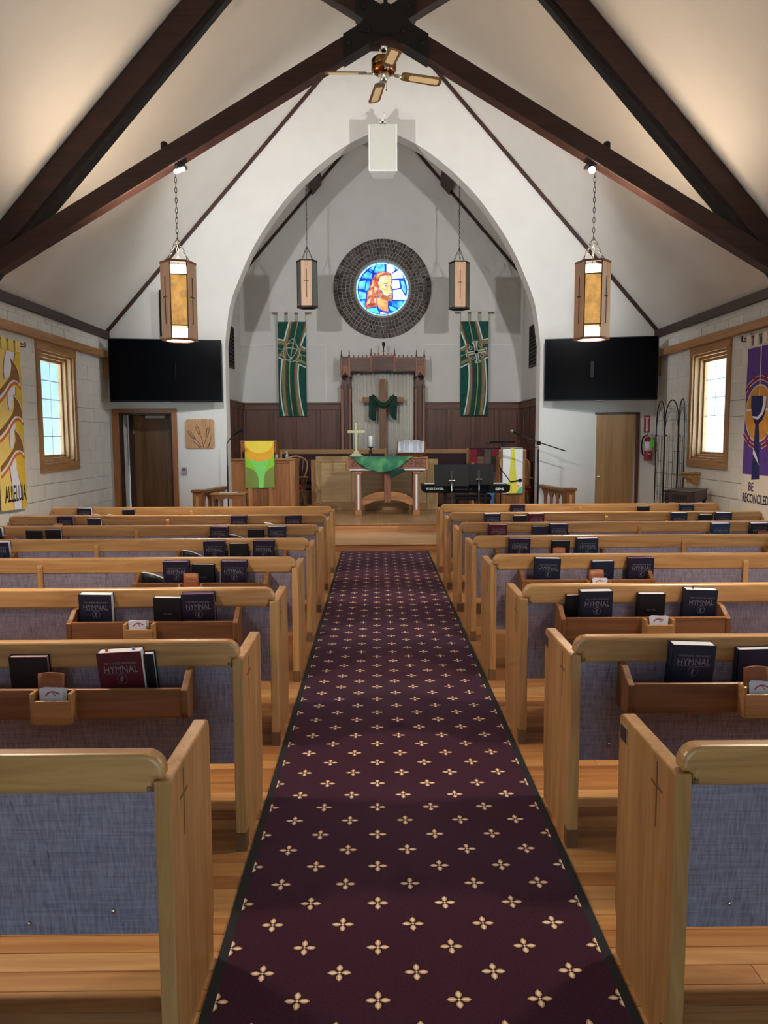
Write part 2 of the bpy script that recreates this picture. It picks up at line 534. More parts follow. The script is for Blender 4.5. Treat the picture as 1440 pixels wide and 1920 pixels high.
def text_mesh(string, width, height, depth=.0008, res=2, bold=0.0):
    cu = bpy.data.curves.new('lettering', 'FONT'); cu.body = string; cu.extrude = 0.01; cu.resolution_u = res; cu.offset = bold
    to = bpy.data.objects.new('lettering', cu); COL.objects.link(to)
    dg = bpy.context.evaluated_depsgraph_get()
    me = bpy.data.meshes.new_from_object(to.evaluated_get(dg))
    bpy.data.objects.remove(to); bpy.data.curves.remove(cu)
    xs = [v.co.x for v in me.vertices]; ys = [v.co.y for v in me.vertices]
    x0, x1, y0, y1 = min(xs), max(xs), min(ys), max(ys)
    for v in me.vertices:
        v.co = ((v.co.x - (x0 + x1) / 2) / (x1 - x0) * width, -v.co.z / .01 * depth * -1, (v.co.y - (y0 + y1) / 2) / (y1 - y0) * height)
        v.co.y *= -1
    me.materials.clear()
    me.update()
    return me
def text(name, string, width, height, mat, parent, loc, rot=(0, 0, 0), depth=.0008, bold=0.0):
    """upright lettering that faces -Y"""
    return link(name, text_mesh(string, width, height, depth, bold=bold), mat, parent, loc, rot)

def smooth_path(pts, n=6):
    """Catmull-Rom through 2D/3D points"""
    P = [Vector(p) for p in pts]; out = []
    for i in range(len(P) - 1):
        p0 = P[max(i - 1, 0)]; p1 = P[i]; p2 = P[i + 1]; p3 = P[min(i + 2, len(P) - 1)]
        for k in range(n):
            t = k / n
            out.append(.5 * ((2 * p1) + (p2 - p0) * t + (2 * p0 - 5 * p1 + 4 * p2 - p3) * t * t + (3 * p1 - p0 - 3 * p2 + p3) * t ** 3))
    out.append(P[-1])
    return [tuple(p) for p in out]

def round_rect(x0, z0, x1, z1, r, n=5):
    pts = []
    for cx, cz, a in ((x1 - r, z1 - r, 0), (x0 + r, z1 - r, 90), (x0 + r, z0 + r, 180), (x1 - r, z0 + r, 270)):
        for k in range(n + 1):
            t = RAD(a + 90 * k / n); pts.append((cx + r * math.cos(t), cz + r * math.sin(t)))
    return pts

# ================================================================== THE SETTING
XW = 4.35; YF = 12.4; YR = -2.8; ZW = 3.28; RIDGE = 8.13; SL = (RIDGE - ZW) / XW
XC = 2.76; YB = 15.4; CRIDGE = 7.85; CSL = 1.128
ZS1 = .107; ZP = .251; YS1 = 10.87; YS2 = 12.156
def roofz(x): return RIDGE - SL * abs(x)
def croofz(x): return CRIDGE - CSL * abs(x)

# floor: sub-floor with far planks in the material, near planks as pieces
fl = struct(MB().box(-XW - .3, YR, -.12, XW + .3, YS1 + 2, -.004).build('floor', 'floor_far'), 'honey coloured plank floor of the nave')
PW = .085
y = 1.2; k = 0
pm = {}
while y < 5.0:
    joints = [-XW, -XW + .7 + (k * 1.37) % 2.6, -.1 + (k * .83) % 1.5 - .9 + 1.9, XW]
    joints.sort()
    for a, b in zip(joints[:-1], joints[1:]):
        if b - a < .15: continue
        L = round(b - a, 2)
        if L not in pm: pm[L] = MB().box(-L / 2 + .0008, -PW / 2 + .0009, -.02, L / 2 - .0008, PW / 2 - .0009, 0).mesh('plank', .0015, 1)
        link('plank', pm[L], PLANKS[random.choice((0, 0, 1, 1, 2, 3))], fl, ((a + b) / 2, y + PW / 2, random.uniform(-.0006, 0)))
    y += PW; k += 1

# steps and chancel platform
st = MB().box(-2.9, YS1, 0, 2.9, YS2 + .02, ZS1 - .02)
p1 = struct(st.build('floor_step', 'fir_x'), 'low wooden step before the chancel')
MB().box(-2.9, YS1 - .018, ZS1 - .022, 2.9, YS2 + .01, ZS1).build('step_tread', 'tread', p1, bevel=.006)
pl = struct(MB().box(-2.9, YS2, 0, 2.9, YF + .3, ZP - .02).box(-XC - .1, YF + .3, 0, XC + .1, YB + .1, ZP - .02).build('floor_platform', 'fir_x'), 'raised chancel platform')
MB().box(-2.9, YS2 - .018, ZP - .022, 2.9, YF + .3, ZP).box(-XC - .05, YF + .3, ZP - .022, XC + .05, YB + .05, ZP).build('platform_boards', 'platform_planks', pl)

# side walls with window openings
WIN_Y = (10.41, 7.4, 4.4, 1.4)
WHW = .535; WZ0 = 1.29; WZ1 = 2.72
for s, side in ((-1, 'left'), (1, 'right')):
    m = MB(); xi = s * (XW + .012); xo = s * (XW + .175)
    edges = [YR]
    for wy in sorted(WIN_Y): edges += [wy - WHW, wy + WHW]
    edges.append(YF)
    for i in range(0, len(edges), 2): m.box(xi, edges[i], 0, xo, edges[i + 1], ZW)
    for wy in WIN_Y:
        m.box(xi, wy - WHW, 0, xo, wy + WHW, WZ0); m.box(xi, wy - WHW, WZ1, xo, wy + WHW, ZW)
    w = struct(m.build('wall_' + side, 'mortar_paint'), 'white painted block wall on the %s' % side)
    # near stretch of the wall (beyond the picture) keeps its blocks in one skin
    sk = MB()
    for i in range(0, len(edges), 2):
        a, b = edges[i], min(edges[i + 1], 7.9)
        if b > a: sk.box(s * XW, a, 0, xi, b, ZW)
    for wy in WIN_Y:
        if wy < 7.9:
            b = min(wy + WHW, 7.9)
            sk.box(s * XW, wy - WHW, 0, xi, b, WZ0); sk.box(s * XW, wy - WHW, WZ1, xi, b, ZW)
    sk.build('wall_skin', 'block_paint', w)
    bm_ = {}
    CH = .205
    for c in range(16):
        z0 = c * CH; z1 = min(z0 + CH, ZW)
        yy = 7.9 - (.2 if c % 2 else 0)
        while yy < YF:
            a, b = max(yy, 7.9), min(yy + .405, YF)
            yy += .405
            segs = [(a, b)]
            if z1 > WZ0 + .01 and z0 < WZ1 - .01:
                lo, hi = WIN_Y[0] - WHW, WIN_Y[0] + WHW
                segs = [(a, min(b, lo)), (max(a, hi), b)]
            for (p, q) in segs:
                if q - p < .03: continue
                key = (round(q - p, 2), round(z1 - z0, 2))
                if key not in bm_:
                    bm_[key] = MB().box(-.010, -key[0] / 2 + .003, -key[1] / 2 + .003, .010, key[0] / 2 - .003, key[1] / 2 - .003).mesh('block', .003, 1)
                link('block', bm_[key], 'block_paint', w, (s * (XW + .010 - random.uniform(0, .0035)), (p + q) / 2, (z0 + z1) / 2))
    # wooden ledge and dark wall plate
    t = struct(MB().box(s * XW, YR, 2.835, s * (XW - .09), YF - .02, 2.94).build('trim_%d' % (1 if s < 0 else 2), 'casing_y', bevel=.006), 'wooden ledge along the %s wall' % side)
    MB().box(s * (XW - .005), YF - .2, 2.55, s * (XW - .08), YF - .02, 2.835).build('corbel_block', 'casing_z', t, bevel=.005)
    struct(MB().box(s * XW, YR, 3.155, s * (XW - .06), YF - .01, 3.265).build('trim_%d' % (3 if s < 0 else 4), 'dark_y'), 'dark wall plate below the %s ceiling slope' % side)

def window(n, s, wy, full):
    o = bpy.data.objects.new('window_%d' % n, None); COL.objects.link(o); o.location = (s * XW, wy, WZ0)
    struct(o, 'tall casement window in oak casing on the %s wall' % ('left' if s < 0 else 'right'))
    H = WZ1 - WZ0; d = s * .17                       # local x grows outwards
    m = MB()
    m.box(-s * .03, -WHW - .085, -.0, s * .002, -WHW + .004, H).box(-s * .03, WHW - .004, 0, s * .002, WHW + .085, H)
    m.build('side_casing', 'casing_z', o, bevel=.004)
    MB().box(-s * .04, -WHW - .09, H, s * .002, WHW + .09, H + .135).build('head_casing', 'casing_y', o, bevel=.005)
    MB().box(-s * .035, -WHW - .085, -.115, s * .002, WHW + .085, 0).build('apron', 'casing_y', o, bevel=.005)
    MB().box(0, -WHW, 0, s * .165, -WHW + .03, H).box(0, WHW - .03, 0, s * .165, WHW, H).box(0, -WHW, H - .03, s * .165, WHW, H).box(0, -WHW, 0, s * .165, WHW, .03).build('reveal', 'casing_z', o)
    i0 = WHW - .03
    for k_, (dx, w_) in enumerate(((.06, .035), (.11, .07))):
        x0, x1 = s * dx, s * (dx + .05)
        MB().box(x0, -i0, .03, x1, -i0 + w_, H - .03).box(x0, i0 - w_, .03, x1, i0, H - .03).box(x0, -i0, H - .03 - w_, x1, i0, H - .03).box(x0, -i0, .03, x1, i0, .03 + w_).build('sash' if k_ else 'stop_moulding', 'casing_z', o, bevel=.004)
    g = i0 - .07; z0 = .1; z1 = H - .1; xg = s * .145
    nc, nr = (3, 5) if full else (1, 1)
    pw, ph = 2 * g / nc, (z1 - z0) / nr
    pmesh = MB().box(-.002, -pw / 2 + .003, -ph / 2 + .003, .002, pw / 2 - .003, ph / 2 - .003).mesh('pane')
    for i in range(nc):
        for j in range(nr):
            link('pane', pmesh, 'window_glass', o, (xg, -g + (i + .5) * pw, z0 + (j + .5) * ph))
    if full:
        for i in range(1, nc): MB().box(xg - .004, -g + i * pw - .004, z0, xg + .004, -g + i * pw + .004, z1).build('lead_bar', 'grey_plastic', o)
        for j in range(1, nr): MB().box(xg - .005, -g, z0 + j * ph - .004, xg + .005, g, z0 + j * ph + .004).build('lead_bar', 'grey_plastic', o)
    # light portal so that the sky is sampled through the opening
    ld = bpy.data.lights.new('window_portal', 'AREA'); ld.shape = 'RECTANGLE'; ld.size = 2 * WHW; ld.size_y = H
    ld.cycles.is_portal = True
    lo = bpy.data.objects.new('window_portal', ld); COL.objects.link(lo)
    lo.location = (s * (XW + .19), wy, (WZ0 + WZ1) / 2); lo.rotation_euler = (RAD(90), 0, RAD(90) * s)
n = 1
for i, wy in enumerate(WIN_Y):
    for s in (-1, 1):
        window(n, s, wy, i == 0); n += 1

# rear wall behind the camera with glazed entrance
m = MB()
for s in (-1, 1): m.prism([(s * XW * 1.07, 0), (s * .9, 0), (s * .9, roofz(.9) + .1), (s * XW * 1.07, ZW)], YR - .3, YR)
m.prism([(-.9, 2.3), (.9, 2.3), (.9, roofz(.9) + .1), (0, RIDGE + .1), (-.9, roofz(.9) + .1)], YR - .3, YR)
struct(m.build('wall_rear', 'plaster'), 'white plaster wall behind the pews')
ro = bpy.data.objects.new('window_9', None); COL.objects.link(ro); ro.location = (0, YR, 0); struct(ro, 'glazed entrance screen at the back of the nave')
for x0 in (-.9, 0):
    MB().box(x0 + .08, -.16, .25, x0 + .82, -.155, 2.15).build('pane', 'window_glass', ro)
mm = MB()
for x0 in (-.9, -.08, .82): mm.box(x0, -.2, 0, x0 + (.16 if abs(x0) < .5 else .08), -.1, 2.3)
mm.box(-.9, -.2, 2.15, .9, -.1, 2.3).box(-.9, -.2, 0, .9, -.1, .25).build('frame', 'casing_z', ro)
ld = bpy.data.lights.new('window_portal', 'AREA'); ld.shape = 'RECTANGLE'; ld.size = 1.8; ld.size_y = 2.3; ld.cycles.is_portal = True
lo = bpy.data.objects.new('window_portal', ld); COL.objects.link(lo); lo.location = (0, YR - .35, 1.15); lo.rotation_euler = (RAD(-90), 0, PI)
lo.rotation_euler = (RAD(90), 0, 0)

# front wall with the pointed chancel arch and two door openings
ARCH = [(2.49, 0), (2.49, 3.05), (2.40, 3.65), (2.245, 4.07), (2.02, 4.54), (1.74, 4.97), (1.405, 5.385), (.99, 5.77), (.575, 6.065), (.22, 6.235), (0, 6.31)]
arc = smooth_path(ARCH[1:], 5)
LD = (-4.2, -3.352, 2.005); RD = (3.40, 4.045, 1.955)
T = .3
m = MB()
def col(x0, x1, z0): m.prism([(x0, z0), (x1, z0), (x1, roofz(x1) + .06), (x0, roofz(x0) + .06)], YF, YF + T)
col(-XW - .1, LD[0], 0); col(LD[0], LD[1], LD[2]); col(LD[1], -2.49, 0)
col(RD[1], XW + .1, 0); col(RD[0], RD[1], RD[2]); col(2.49, RD[0], 0)
for s in (-1, 1):
    for a, b in zip(arc[:-1], arc[1:]):
        xa, xb = s * a[0], s * b[0]
        if abs(a[0] - b[0]) < 1e-5: continue
        m.prism([(xa, a[1]), (xb, b[1]), (xb, roofz(xb) + .06), (xa, roofz(xa) + .06)], YF, YF + T)
struct(m.build('wall_front', 'plaster'), 'white plaster wall with the tall pointed chancel arch')

# nave ceiling
m = MB()
for s in (-1, 1):
    m.prism([(s * (XW + .32), roofz(XW + .32)), (0, RIDGE), (0, RIDGE + .15), (s * (XW + .32), roofz(XW + .32) + .15)], YR - .3, YF + T)
struct(m.build('ceiling', 'plaster_ceiling'), 'steep white plaster ceiling of the nave')
g = bpy.data.objects.new('trim_5', None); COL.objects.link(g); struct(g, 'dark strips where the front wall meets the ceiling')
for s in (-1, 1):
    MB().prism([(s * XW, ZW - .075), (s * XW, ZW), (0, RIDGE), (0, RIDGE - .075)], YF - .03, YF + .01).build('gable_strip', 'dark_x', g)

# chancel shell
for s, side in ((-1, 'left'), (1, 'right')):
    w = struct(MB().box(s * XC, YF + T - .02, ZP - .1, s * (XC + .2), YB + .2, croofz(XC) + .05).build('wall_chancel_' + side, 'plaster'), 'white chancel wall on the %s' % side)
    MB().box(s * (XC - .055), YF + T, ZP, s * (XC + .01), YB, 2.25).build('wainscot_backing', 'walnut_z', w)
    MB().box(s * (XC - .085), YF + T, 2.25, s * (XC + .01), YB, 2.285).build('wainscot_cap', 'walnut_y', w, bevel=.008)
    MB().box(s * (XC - .07), YF + T, 2.14, s * (XC - .05), YB, 2.25).build('wainscot_rail', 'walnut_y', w, bevel=.004)
    for i in range(6):
        yy = YF + T + .1 + i * .5
        if yy < YB - .05: MB().box(s * (XC - .07), yy, ZP, s * (XC - .05), yy + .085, 2.14).build('wainscot_stile', 'walnut_z', w, bevel=.004)
    # organ louvre
    lv = thing('organ_louvre', 'dark louvred grille high on the %s chancel side wall' % side, 'grille', (s * XC, 14.2, 2.87))
    MB().box(-s * .03, -.37, 0, s * .0, .37, .04).box(-s * .03, -.37, .71, 0, .37, .75).box(-s * .03, -.37, 0, 0, -.33, .75).box(-s * .03, .33, 0, 0, .37, .75).build('frame', 'louvre', lv)
    MB().box(-s * .006, -.35, .02, 0, .35, .73).build('backing', 'black_plastic', lv)
    sl = MB().box(-.006, -.34, -.02, .006, .34, .02).mesh('slat')
    for i in range(10): link('slat', sl, 'louvre', lv, (-s * .018, 0, .07 + i * .067), (0, RAD(35) * s, 0))
# back wall with round opening
RC = (0.02, 4.47); RG = .545; RO = .95
bm = bmesh.new()
outer = [(-XC - .1, ZP - .1), (XC + .1, ZP - .1), (XC + .1, croofz(XC)), (0, CRIDGE + .05), (-XC - .1, croofz(XC))]
ov = [bm.verts.new((p[0], YB, p[1])) for p in outer]
iv = [bm.verts.new((RC[0] + RG * math.cos(2 * PI * k / 64), YB, RC[1] + RG * math.sin(2 * PI * k / 64))) for k in range(64)]
ed = [bm.edges.new((L_[i], L_[(i + 1) % len(L_)])) for L_ in (ov, iv) for i in range(len(L_))]
bmesh.ops.triangle_fill(bm, use_beauty=True, edges=ed)
bmesh.ops.recalc_face_normals(bm, faces=bm.faces)
ex = bmesh.ops.extrude_face_region(bm, geom=bm.faces[:])
bmesh.ops.translate(bm, verts=[v for v in ex['geom'] if isinstance(v, bmesh.types.BMVert)], vec=(0, .25, 0))
bmesh.ops.recalc_face_normals(bm, faces=bm.faces)
me = bpy.data.meshes.new('wall_back'); bm.to_mesh(me); bm.free()
wb = struct(link('wall_back', me, 'plaster'), 'white chancel wall with the round window')
# wainscot of the back wall
MB().box(-XC, YB - .04, ZP, XC, YB + .01, 2.25).build('wainscot_backing', 'walnut_z', wb)
MB().box(-XC, YB - .075, 2.25, XC, YB + .01, 2.285).build('wainscot_cap', 'walnut_x', wb, bevel=.008)
MB().box(-XC, YB - .055, 2.15, XC, YB - .03, 2.25).build('wainscot_rail', 'walnut_x', wb, bevel=.004)
MB().box(-XC, YB - .055, ZP, XC, YB - .03, ZP + .15).build('wainscot_rail', 'walnut_x', wb, bevel=.004)
xs = [-2.71, -2.18, -1.72, -1.255, -.86, -.3, .3, .86, 1.33, 1.80, 2.27, 2.71]
for x in xs: MB().box(x - .04, YB - .055, ZP + .15, x + .04, YB - .03, 2.15).build('wainscot_stile', 'walnut_z', wb, bevel=.004)
for a, b in zip(xs[:-1], xs[1:]):
    MB().box(a + .045, YB - .046, ZP + .16, b - .045, YB - .03, 2.14).build('wainscot_panel', 'walnut_z', wb, bevel=.006)
# chancel ceiling, strips and the beam that carries the lanterns
m = MB()
for s in (-1, 1): m.prism([(s * (XC + .25), croofz(XC + .25)), (0, CRIDGE), (0, CRIDGE + .15), (s * (XC + .25), croofz(XC + .25) + .15)], YF + T - .02, YB + .3)
struct(m.build('ceiling_chancel', 'plaster_ceiling'), 'steep white ceiling over the chancel')
g = bpy.data.objects.new('trim_6', None); COL.objects.link(g); struct(g, 'dark strips where the chancel end wall meets its ceiling')
for s in (-1, 1):
    MB().prism([(s * XC, croofz(XC) - .075), (s * XC, croofz(XC)), (0, CRIDGE), (0, CRIDGE - .075)], YB - .035, YB + .01).build('gable_strip', 'dark_x', g)
for s, side in ((-1, 'left'), (1, 'right')):
    q0, q1 = 1.14, 1.31
    tag(MB().prism([(s * q0, croofz(q0) - .006), (s * q1, croofz(q1) - .006), (s * q1, croofz(q1) - .15), (s * q0, croofz(q0) - .15)], YF + T + .01, YB - .04).build('purlin', 'dark_y'), 'dark beam under the %s chancel ceiling slope' % side, 'beam', 'chancel ceiling beams')

# doors in the front wall
d = bpy.data.objects.new('door_1', None); COL.objects.link(d); d.location = (0, YF, 0); struct(d, 'brown door set back in a wood cased opening under the left television')
c = MB()
MB().box(LD[0] - .1, -.03, 0, LD[0] + .005, .005, LD[2] + .06).build('side_casing', 'pulpit_z', d, bevel=.006)
MB().box(LD[1] - .005, -.03, 0, LD[1] + .075, .005, LD[2] + .06).build('side_casing', 'pulpit_z', d, bevel=.006)
MB().box(LD[0] - .1, -.032, LD[2] - .005, LD[1] + .075, .005, LD[2] + .065).build('head_casing', 'pulpit_x', d, bevel=.006)
MB().box(LD[0], 0, 0, LD[0] + .03, .13, LD[2]).box(LD[1] - .03, 0, 0, LD[1], T + .02, LD[2]).box(LD[0], 0, LD[2] - .03, LD[1], T + .02, LD[2]).build('jamb', 'reveal_brown', d)
# little lobby behind with painted block wall, then the leaf
MB().box(LD[0] - .12, T, 0, LD[0] - .02, T + .85, 2.3).build('lobby_wall', 'block_paint', d)
MB().box(LD[1] + .02, T, 0, LD[1] + .12, T + .85, 2.3).build('lobby_wall', 'plaster', d)
MB().box(LD[0] - .12, T, 2.25, LD[1] + .12, T + 1.1, 2.35).box(LD[0] - .12, T + 1.0, 0, LD[1] + .12, T + 1.1, 2.35).build('lobby_ceiling', 'plaster', d)
MB().box(LD[0] - .12, T + .85, 0, LD[0] - .02, T + 1.1, 2.3).box(LD[1] + .02, T + .85, 0, LD[1] + .12, T + 1.1, 2.3).build('lobby_back', 'plaster', d)
for i in range(10):
    MB().box(LD[0] - .024, T + .02, i * .2 + .005, LD[0] - .012, T + .11, i * .2 + .195).build('block', 'block_paint', d, bevel=.003, seg=1)
yl = T + .12
MB().box(LD[0] + .02, yl, 0, LD[0] + .09, yl + .1, 2.03).box(LD[1] - .01, yl, 0, LD[1] + .06, yl + .1, 2.03).box(LD[0] + .02, yl, 2.0, LD[1] + .06, yl + .1, 2.06).build('inner_frame', 'reveal_brown', d)
leaf = MB().box(LD[0] + .09, yl + .04, .01, LD[1] + .0, yl + .085, 2.0).build('door_leaf', 'door_brown', d, bevel=.003)
for z in (.35, 1.0, 1.72): MB().box(LD[0] + .083, yl + .02, z - .05, LD[0] + .098, yl + .045, z + .05).build('hinge', 'chrome', leaf, bevel=.002)
cl = MB().box(-3.9, yl - .02, 1.93, -3.58, yl + .04, 1.97).build('door_closer', 'white_paint', leaf, bevel=.005)
MB().tube([(-3.9, yl + .0, 1.96), (-4.05, yl - .05, 1.985)], .009, 6).build('closer_arm', 'chrome', leaf)
MB().box(LD[0] - .1, 0, -.01, LD[1] + .1, yl + .2, .001).build('threshold', 'fir_x', d)

d = bpy.data.objects.new('door_2', None); COL.objects.link(d); d.location = (0, YF, 0); struct(d, 'pale birch door in dark frame under the right television')
MB().box(RD[1] - .005, -.02, 0, RD[1] + .05, .02, RD[2] + .03).build('side_casing', 'walnut_z', d, bevel=.004)
MB().box(RD[0] - .02, -.02, RD[2] - .005, RD[1] + .05, .02, RD[2] + .03).build('head_casing', 'walnut_x', d, bevel=.004)
MB().box(RD[0] - .012, -.01, 0, RD[0] + .003, .02, RD[2] + .01).build('side_casing', 'white_paint', d, bevel=.003)
lf = MB().box(0, -.02, .01, .61, .022, 1.945).build('door_leaf', 'birch', d, (RD[0], .02, 0), (0, 0, RAD(-2.0)), bevel=.003)
MB().sphere((.05, -.055, .96), .028).lathe([(.012, 0), (.012, .05)], 10, M=Matrix.Translation((.05, -.06, .96)) @ Matrix.Rotation(RAD(-90), 4, 'X')).build('door_knob', 'chrome', lf)
MB().box(RD[0] - .2, T + .5, 0, RD[1] + .3, T + .55, 2.4).build('room_beyond', 'block_paint', d)
MB().box(RD[0] - .2, T + .0, 0, RD[0] - .15, T + .55, 2.4).box(RD[1] + .2, T, 0, RD[1] + .25, T + .55, 2.4).box(RD[0] - .2, T, 2.35, RD[1] + .25, T + .55, 2.4).build('room_shell', 'plaster', d)

# round brick surround, window and glass
rw = bpy.data.objects.new('window_10', None); COL.objects.link(rw); rw.location = (RC[0], YB, RC[1]); struct(rw, 'round stained glass window of a bearded long-haired man, ringed with brick')
ring = MB(); N_ = 72
for k in range(N_):
    a, b = 2 * PI * k / N_, 2 * PI * (k + 1) / N_
    ring.prism([(r_ * math.cos(t_), r_ * math.sin(t_)) for r_, t_ in ((RG, a), (RO - .006, a), (RO - .006, b), (RG, b))], -.035, .02)
surround = ring.build('brick_surround', 'ring_mortar', rw)
counts = (86, 78, 72, 64, 56)     # outer to inner: 300 single bricks, then one joined ring
dr = (RO - RG - .012) / 5
for c_, cnt in enumerate(counts):
    r1 = RO - .004 - c_ * dr; r0 = r1 - dr
    rm = (r0 + r1) / 2; wdt = 2 * PI * rm / cnt
    g_ = .0048
    bmsh = MB().prism([(-(2 * PI * r0 / cnt) / 2 + g_, r0 + g_), ((2 * PI * r0 / cnt) / 2 - g_, r0 + g_), ((2 * PI * r1 / cnt) / 2 - g_, r1 - g_), (-(2 * PI * r1 / cnt) / 2 + g_, r1 - g_)], -.05, -.02).mesh('brick', .003, 1)
    off = random.random()
    if c_ == 4:
        inner = MB()
        for k in range(cnt): inner.add([v.co for v in bmsh.vertices], [tuple(p.vertices) for p in bmsh.polygons], Matrix.Rotation(2 * PI * (k + off) / cnt, 4, 'Y'))
        inner.build('inner_bricks', BRICKS[1], surround)['kind'] = 'stuff'
        break
    for k in range(cnt):
        link('brick', bmsh, random.choice(BRICKS), surround, (0, random.uniform(-.004, .003), 0), (0, 2 * PI * (k + off) / cnt, 0))
fr = MB()
for k in range(64):
    a, b = 2 * PI * k / 64, 2 * PI * (k + 1) / 64
    fr.prism([(r_ * math.cos(t_), r_ * math.sin(t_)) for r_, t_ in ((RG - .028, a), (RG + .005, a), (RG + .005, b), (RG - .028, b))], -.045, .08)
fr.build('metal_ring', 'grey_plastic', rw)
lead = MB().prism([((RG - .02) * math.cos(2 * PI * k / 64), (RG - .02) * math.sin(2 * PI * k / 64)) for k in range(64)], .05, .06).build('lead_backing', 'lead_came', rw)
gs = (RG - .03) / 525.0
def gp(pts): return [((x - 695) * gs, (725 - y) * gs) for x, y in pts]
def pane(pts, mat, lift=0.0, label=None, name='pane'):
    o = MB().prism(gp(pts), .034 - lift, .05).build(name, 'stained_' + mat, lead, bevel=.0015, seg=1)
    return o
for k in range(14):
    a, b = 2 * PI * (k + .03) / 14, 2 * PI * (k + .97) / 14
    pts = [(695 + 522 * math.cos(a + (b - a) * i / 5), 725 - 522 * math.sin(a + (b - a) * i / 5)) for i in range(6)]
    pts += [(695 + 492 * math.cos(b + (a - b) * i / 5), 725 - 492 * math.sin(b + (a - b) * i / 5)) for i in range(6)]
    pane(pts, 'edge')
stained('deepblue', '#0A2CA8', '#1650D8', 0.360)
pane([(695 + 484 * math.cos(2 * PI * k / 60), 725 - 484 * math.sin(2 * PI * k / 60)) for k in range(60)], 'deepblue', -.006)
for pts, mt in (
    ([(452, 322), (560, 242), (512, 358)], 'sky'), ([(577, 252), (735, 232), (745, 368), (600, 402), (530, 392)], 'sky'),
    ([(780, 237), (900, 272), (955, 337), (880, 415), (800, 387), (777, 370)], 'pale'), ([(877, 430), (1010, 357), (1065, 387), (1112, 508), (887, 518)], 'white'),
    ([(285, 508), (310, 455), (400, 372), (495, 420), (480, 520)], 'sky'), ([(238, 562), (370, 547), (340, 722), (217, 715)], 'sky'),
    ([(392, 552), (445, 552), (440, 680), (378, 760), (352, 730)], 'blue'), ([(220, 760), (360, 782), (365, 910), (243, 910)], 'sky'),
    ([(266, 948), (345, 940), (345, 1060), (330, 1062)], 'sky'), ([(897, 547), (1025, 547), (1050, 690), (900, 718)], 'pale'),
    ([(1060, 557), (1120, 562), (1170, 700), (1160, 820), (1090, 718)], 'sky'), ([(907, 742), (1065, 717), (1162, 868), (1140, 926), (912, 922)], 'white'),
    ([(872, 960), (1112, 955), (1070, 1060), (1000, 1082), (900, 1040)], 'blue'),
    ([(383, 1106), (580, 1080), (640, 1200), (560, 1185), (470, 1150)], 'teal'), ([(650, 1162), (800, 1190), (860, 1180), (700, 1205), (655, 1205)], 'pale'),
    ([(828, 1050), (905, 1062), (985, 1105), (930, 1150), (850, 1130)], 'teal'), ([(470, 350), (500, 400), (420, 358), (440, 330)], 'blue')):
    pane(pts, mt)
pane([(605, 880), (690, 915), (800, 950), (802, 1080), (812, 1150), (705, 1142), (622, 1085), (592, 1000)], 'neck', .002)
pane([(640, 480), (720, 452), (860, 447), (880, 540), (872, 600), (886, 640), (870, 690), (895, 770), (870, 795), (880, 830), (790, 850), (730, 832), (680, 745), (632, 720), (612, 600)], 'skin', .003)
pane([(545, 445), (620, 392), (700, 373), (770, 385), (848, 415), (872, 458), (790, 440), (720, 450), (645, 478), (604, 560), (618, 640), (640, 735), (610, 800), (600, 880), (588, 970), (580, 1072), (500, 1058), (400, 1100), (350, 1088), (355, 1000), (388, 890), (385, 800), (442, 700), (460, 620), (500, 520)], 'hair', .004)
pane([(640, 735), (690, 790), (730, 842), (790, 852), (870, 812), (885, 850), (905, 930), (850, 955), (760, 940), (680, 912), (622, 872), (606, 790)], 'beard', .005)
for pts in ([(600, 420), (700, 392), (760, 398), (650, 440), (570, 520)], [(500, 560), (540, 520), (530, 640), (470, 700)], [(420, 760), (500, 720), (480, 820), (410, 850)],
            [(545, 660), (590, 700), (570, 800), (530, 760)], [(400, 930), (470, 880), (450, 980), (380, 1040)], [(520, 880), (570, 900), (560, 1000), (525, 980)]):
    pane(pts, 'hairlight', .006)
for pts in ([(690, 630), (740, 605), (800, 612), (795, 622), (740, 618)], [(845, 612), (880, 605), (880, 615)], [(790, 790), (870, 795), (840, 806)],
            [(842, 640), (856, 640), (885, 765), (872, 768)], [(600, 560), (640, 480), (650, 484), (614, 570)]):
    pane(pts, 'line', .007)
pane([(735, 655), (770, 640), (800, 655), (770, 670)], 'eye', .007); pane([(860, 640), (880, 630), (880, 650)], 'eye', .007)

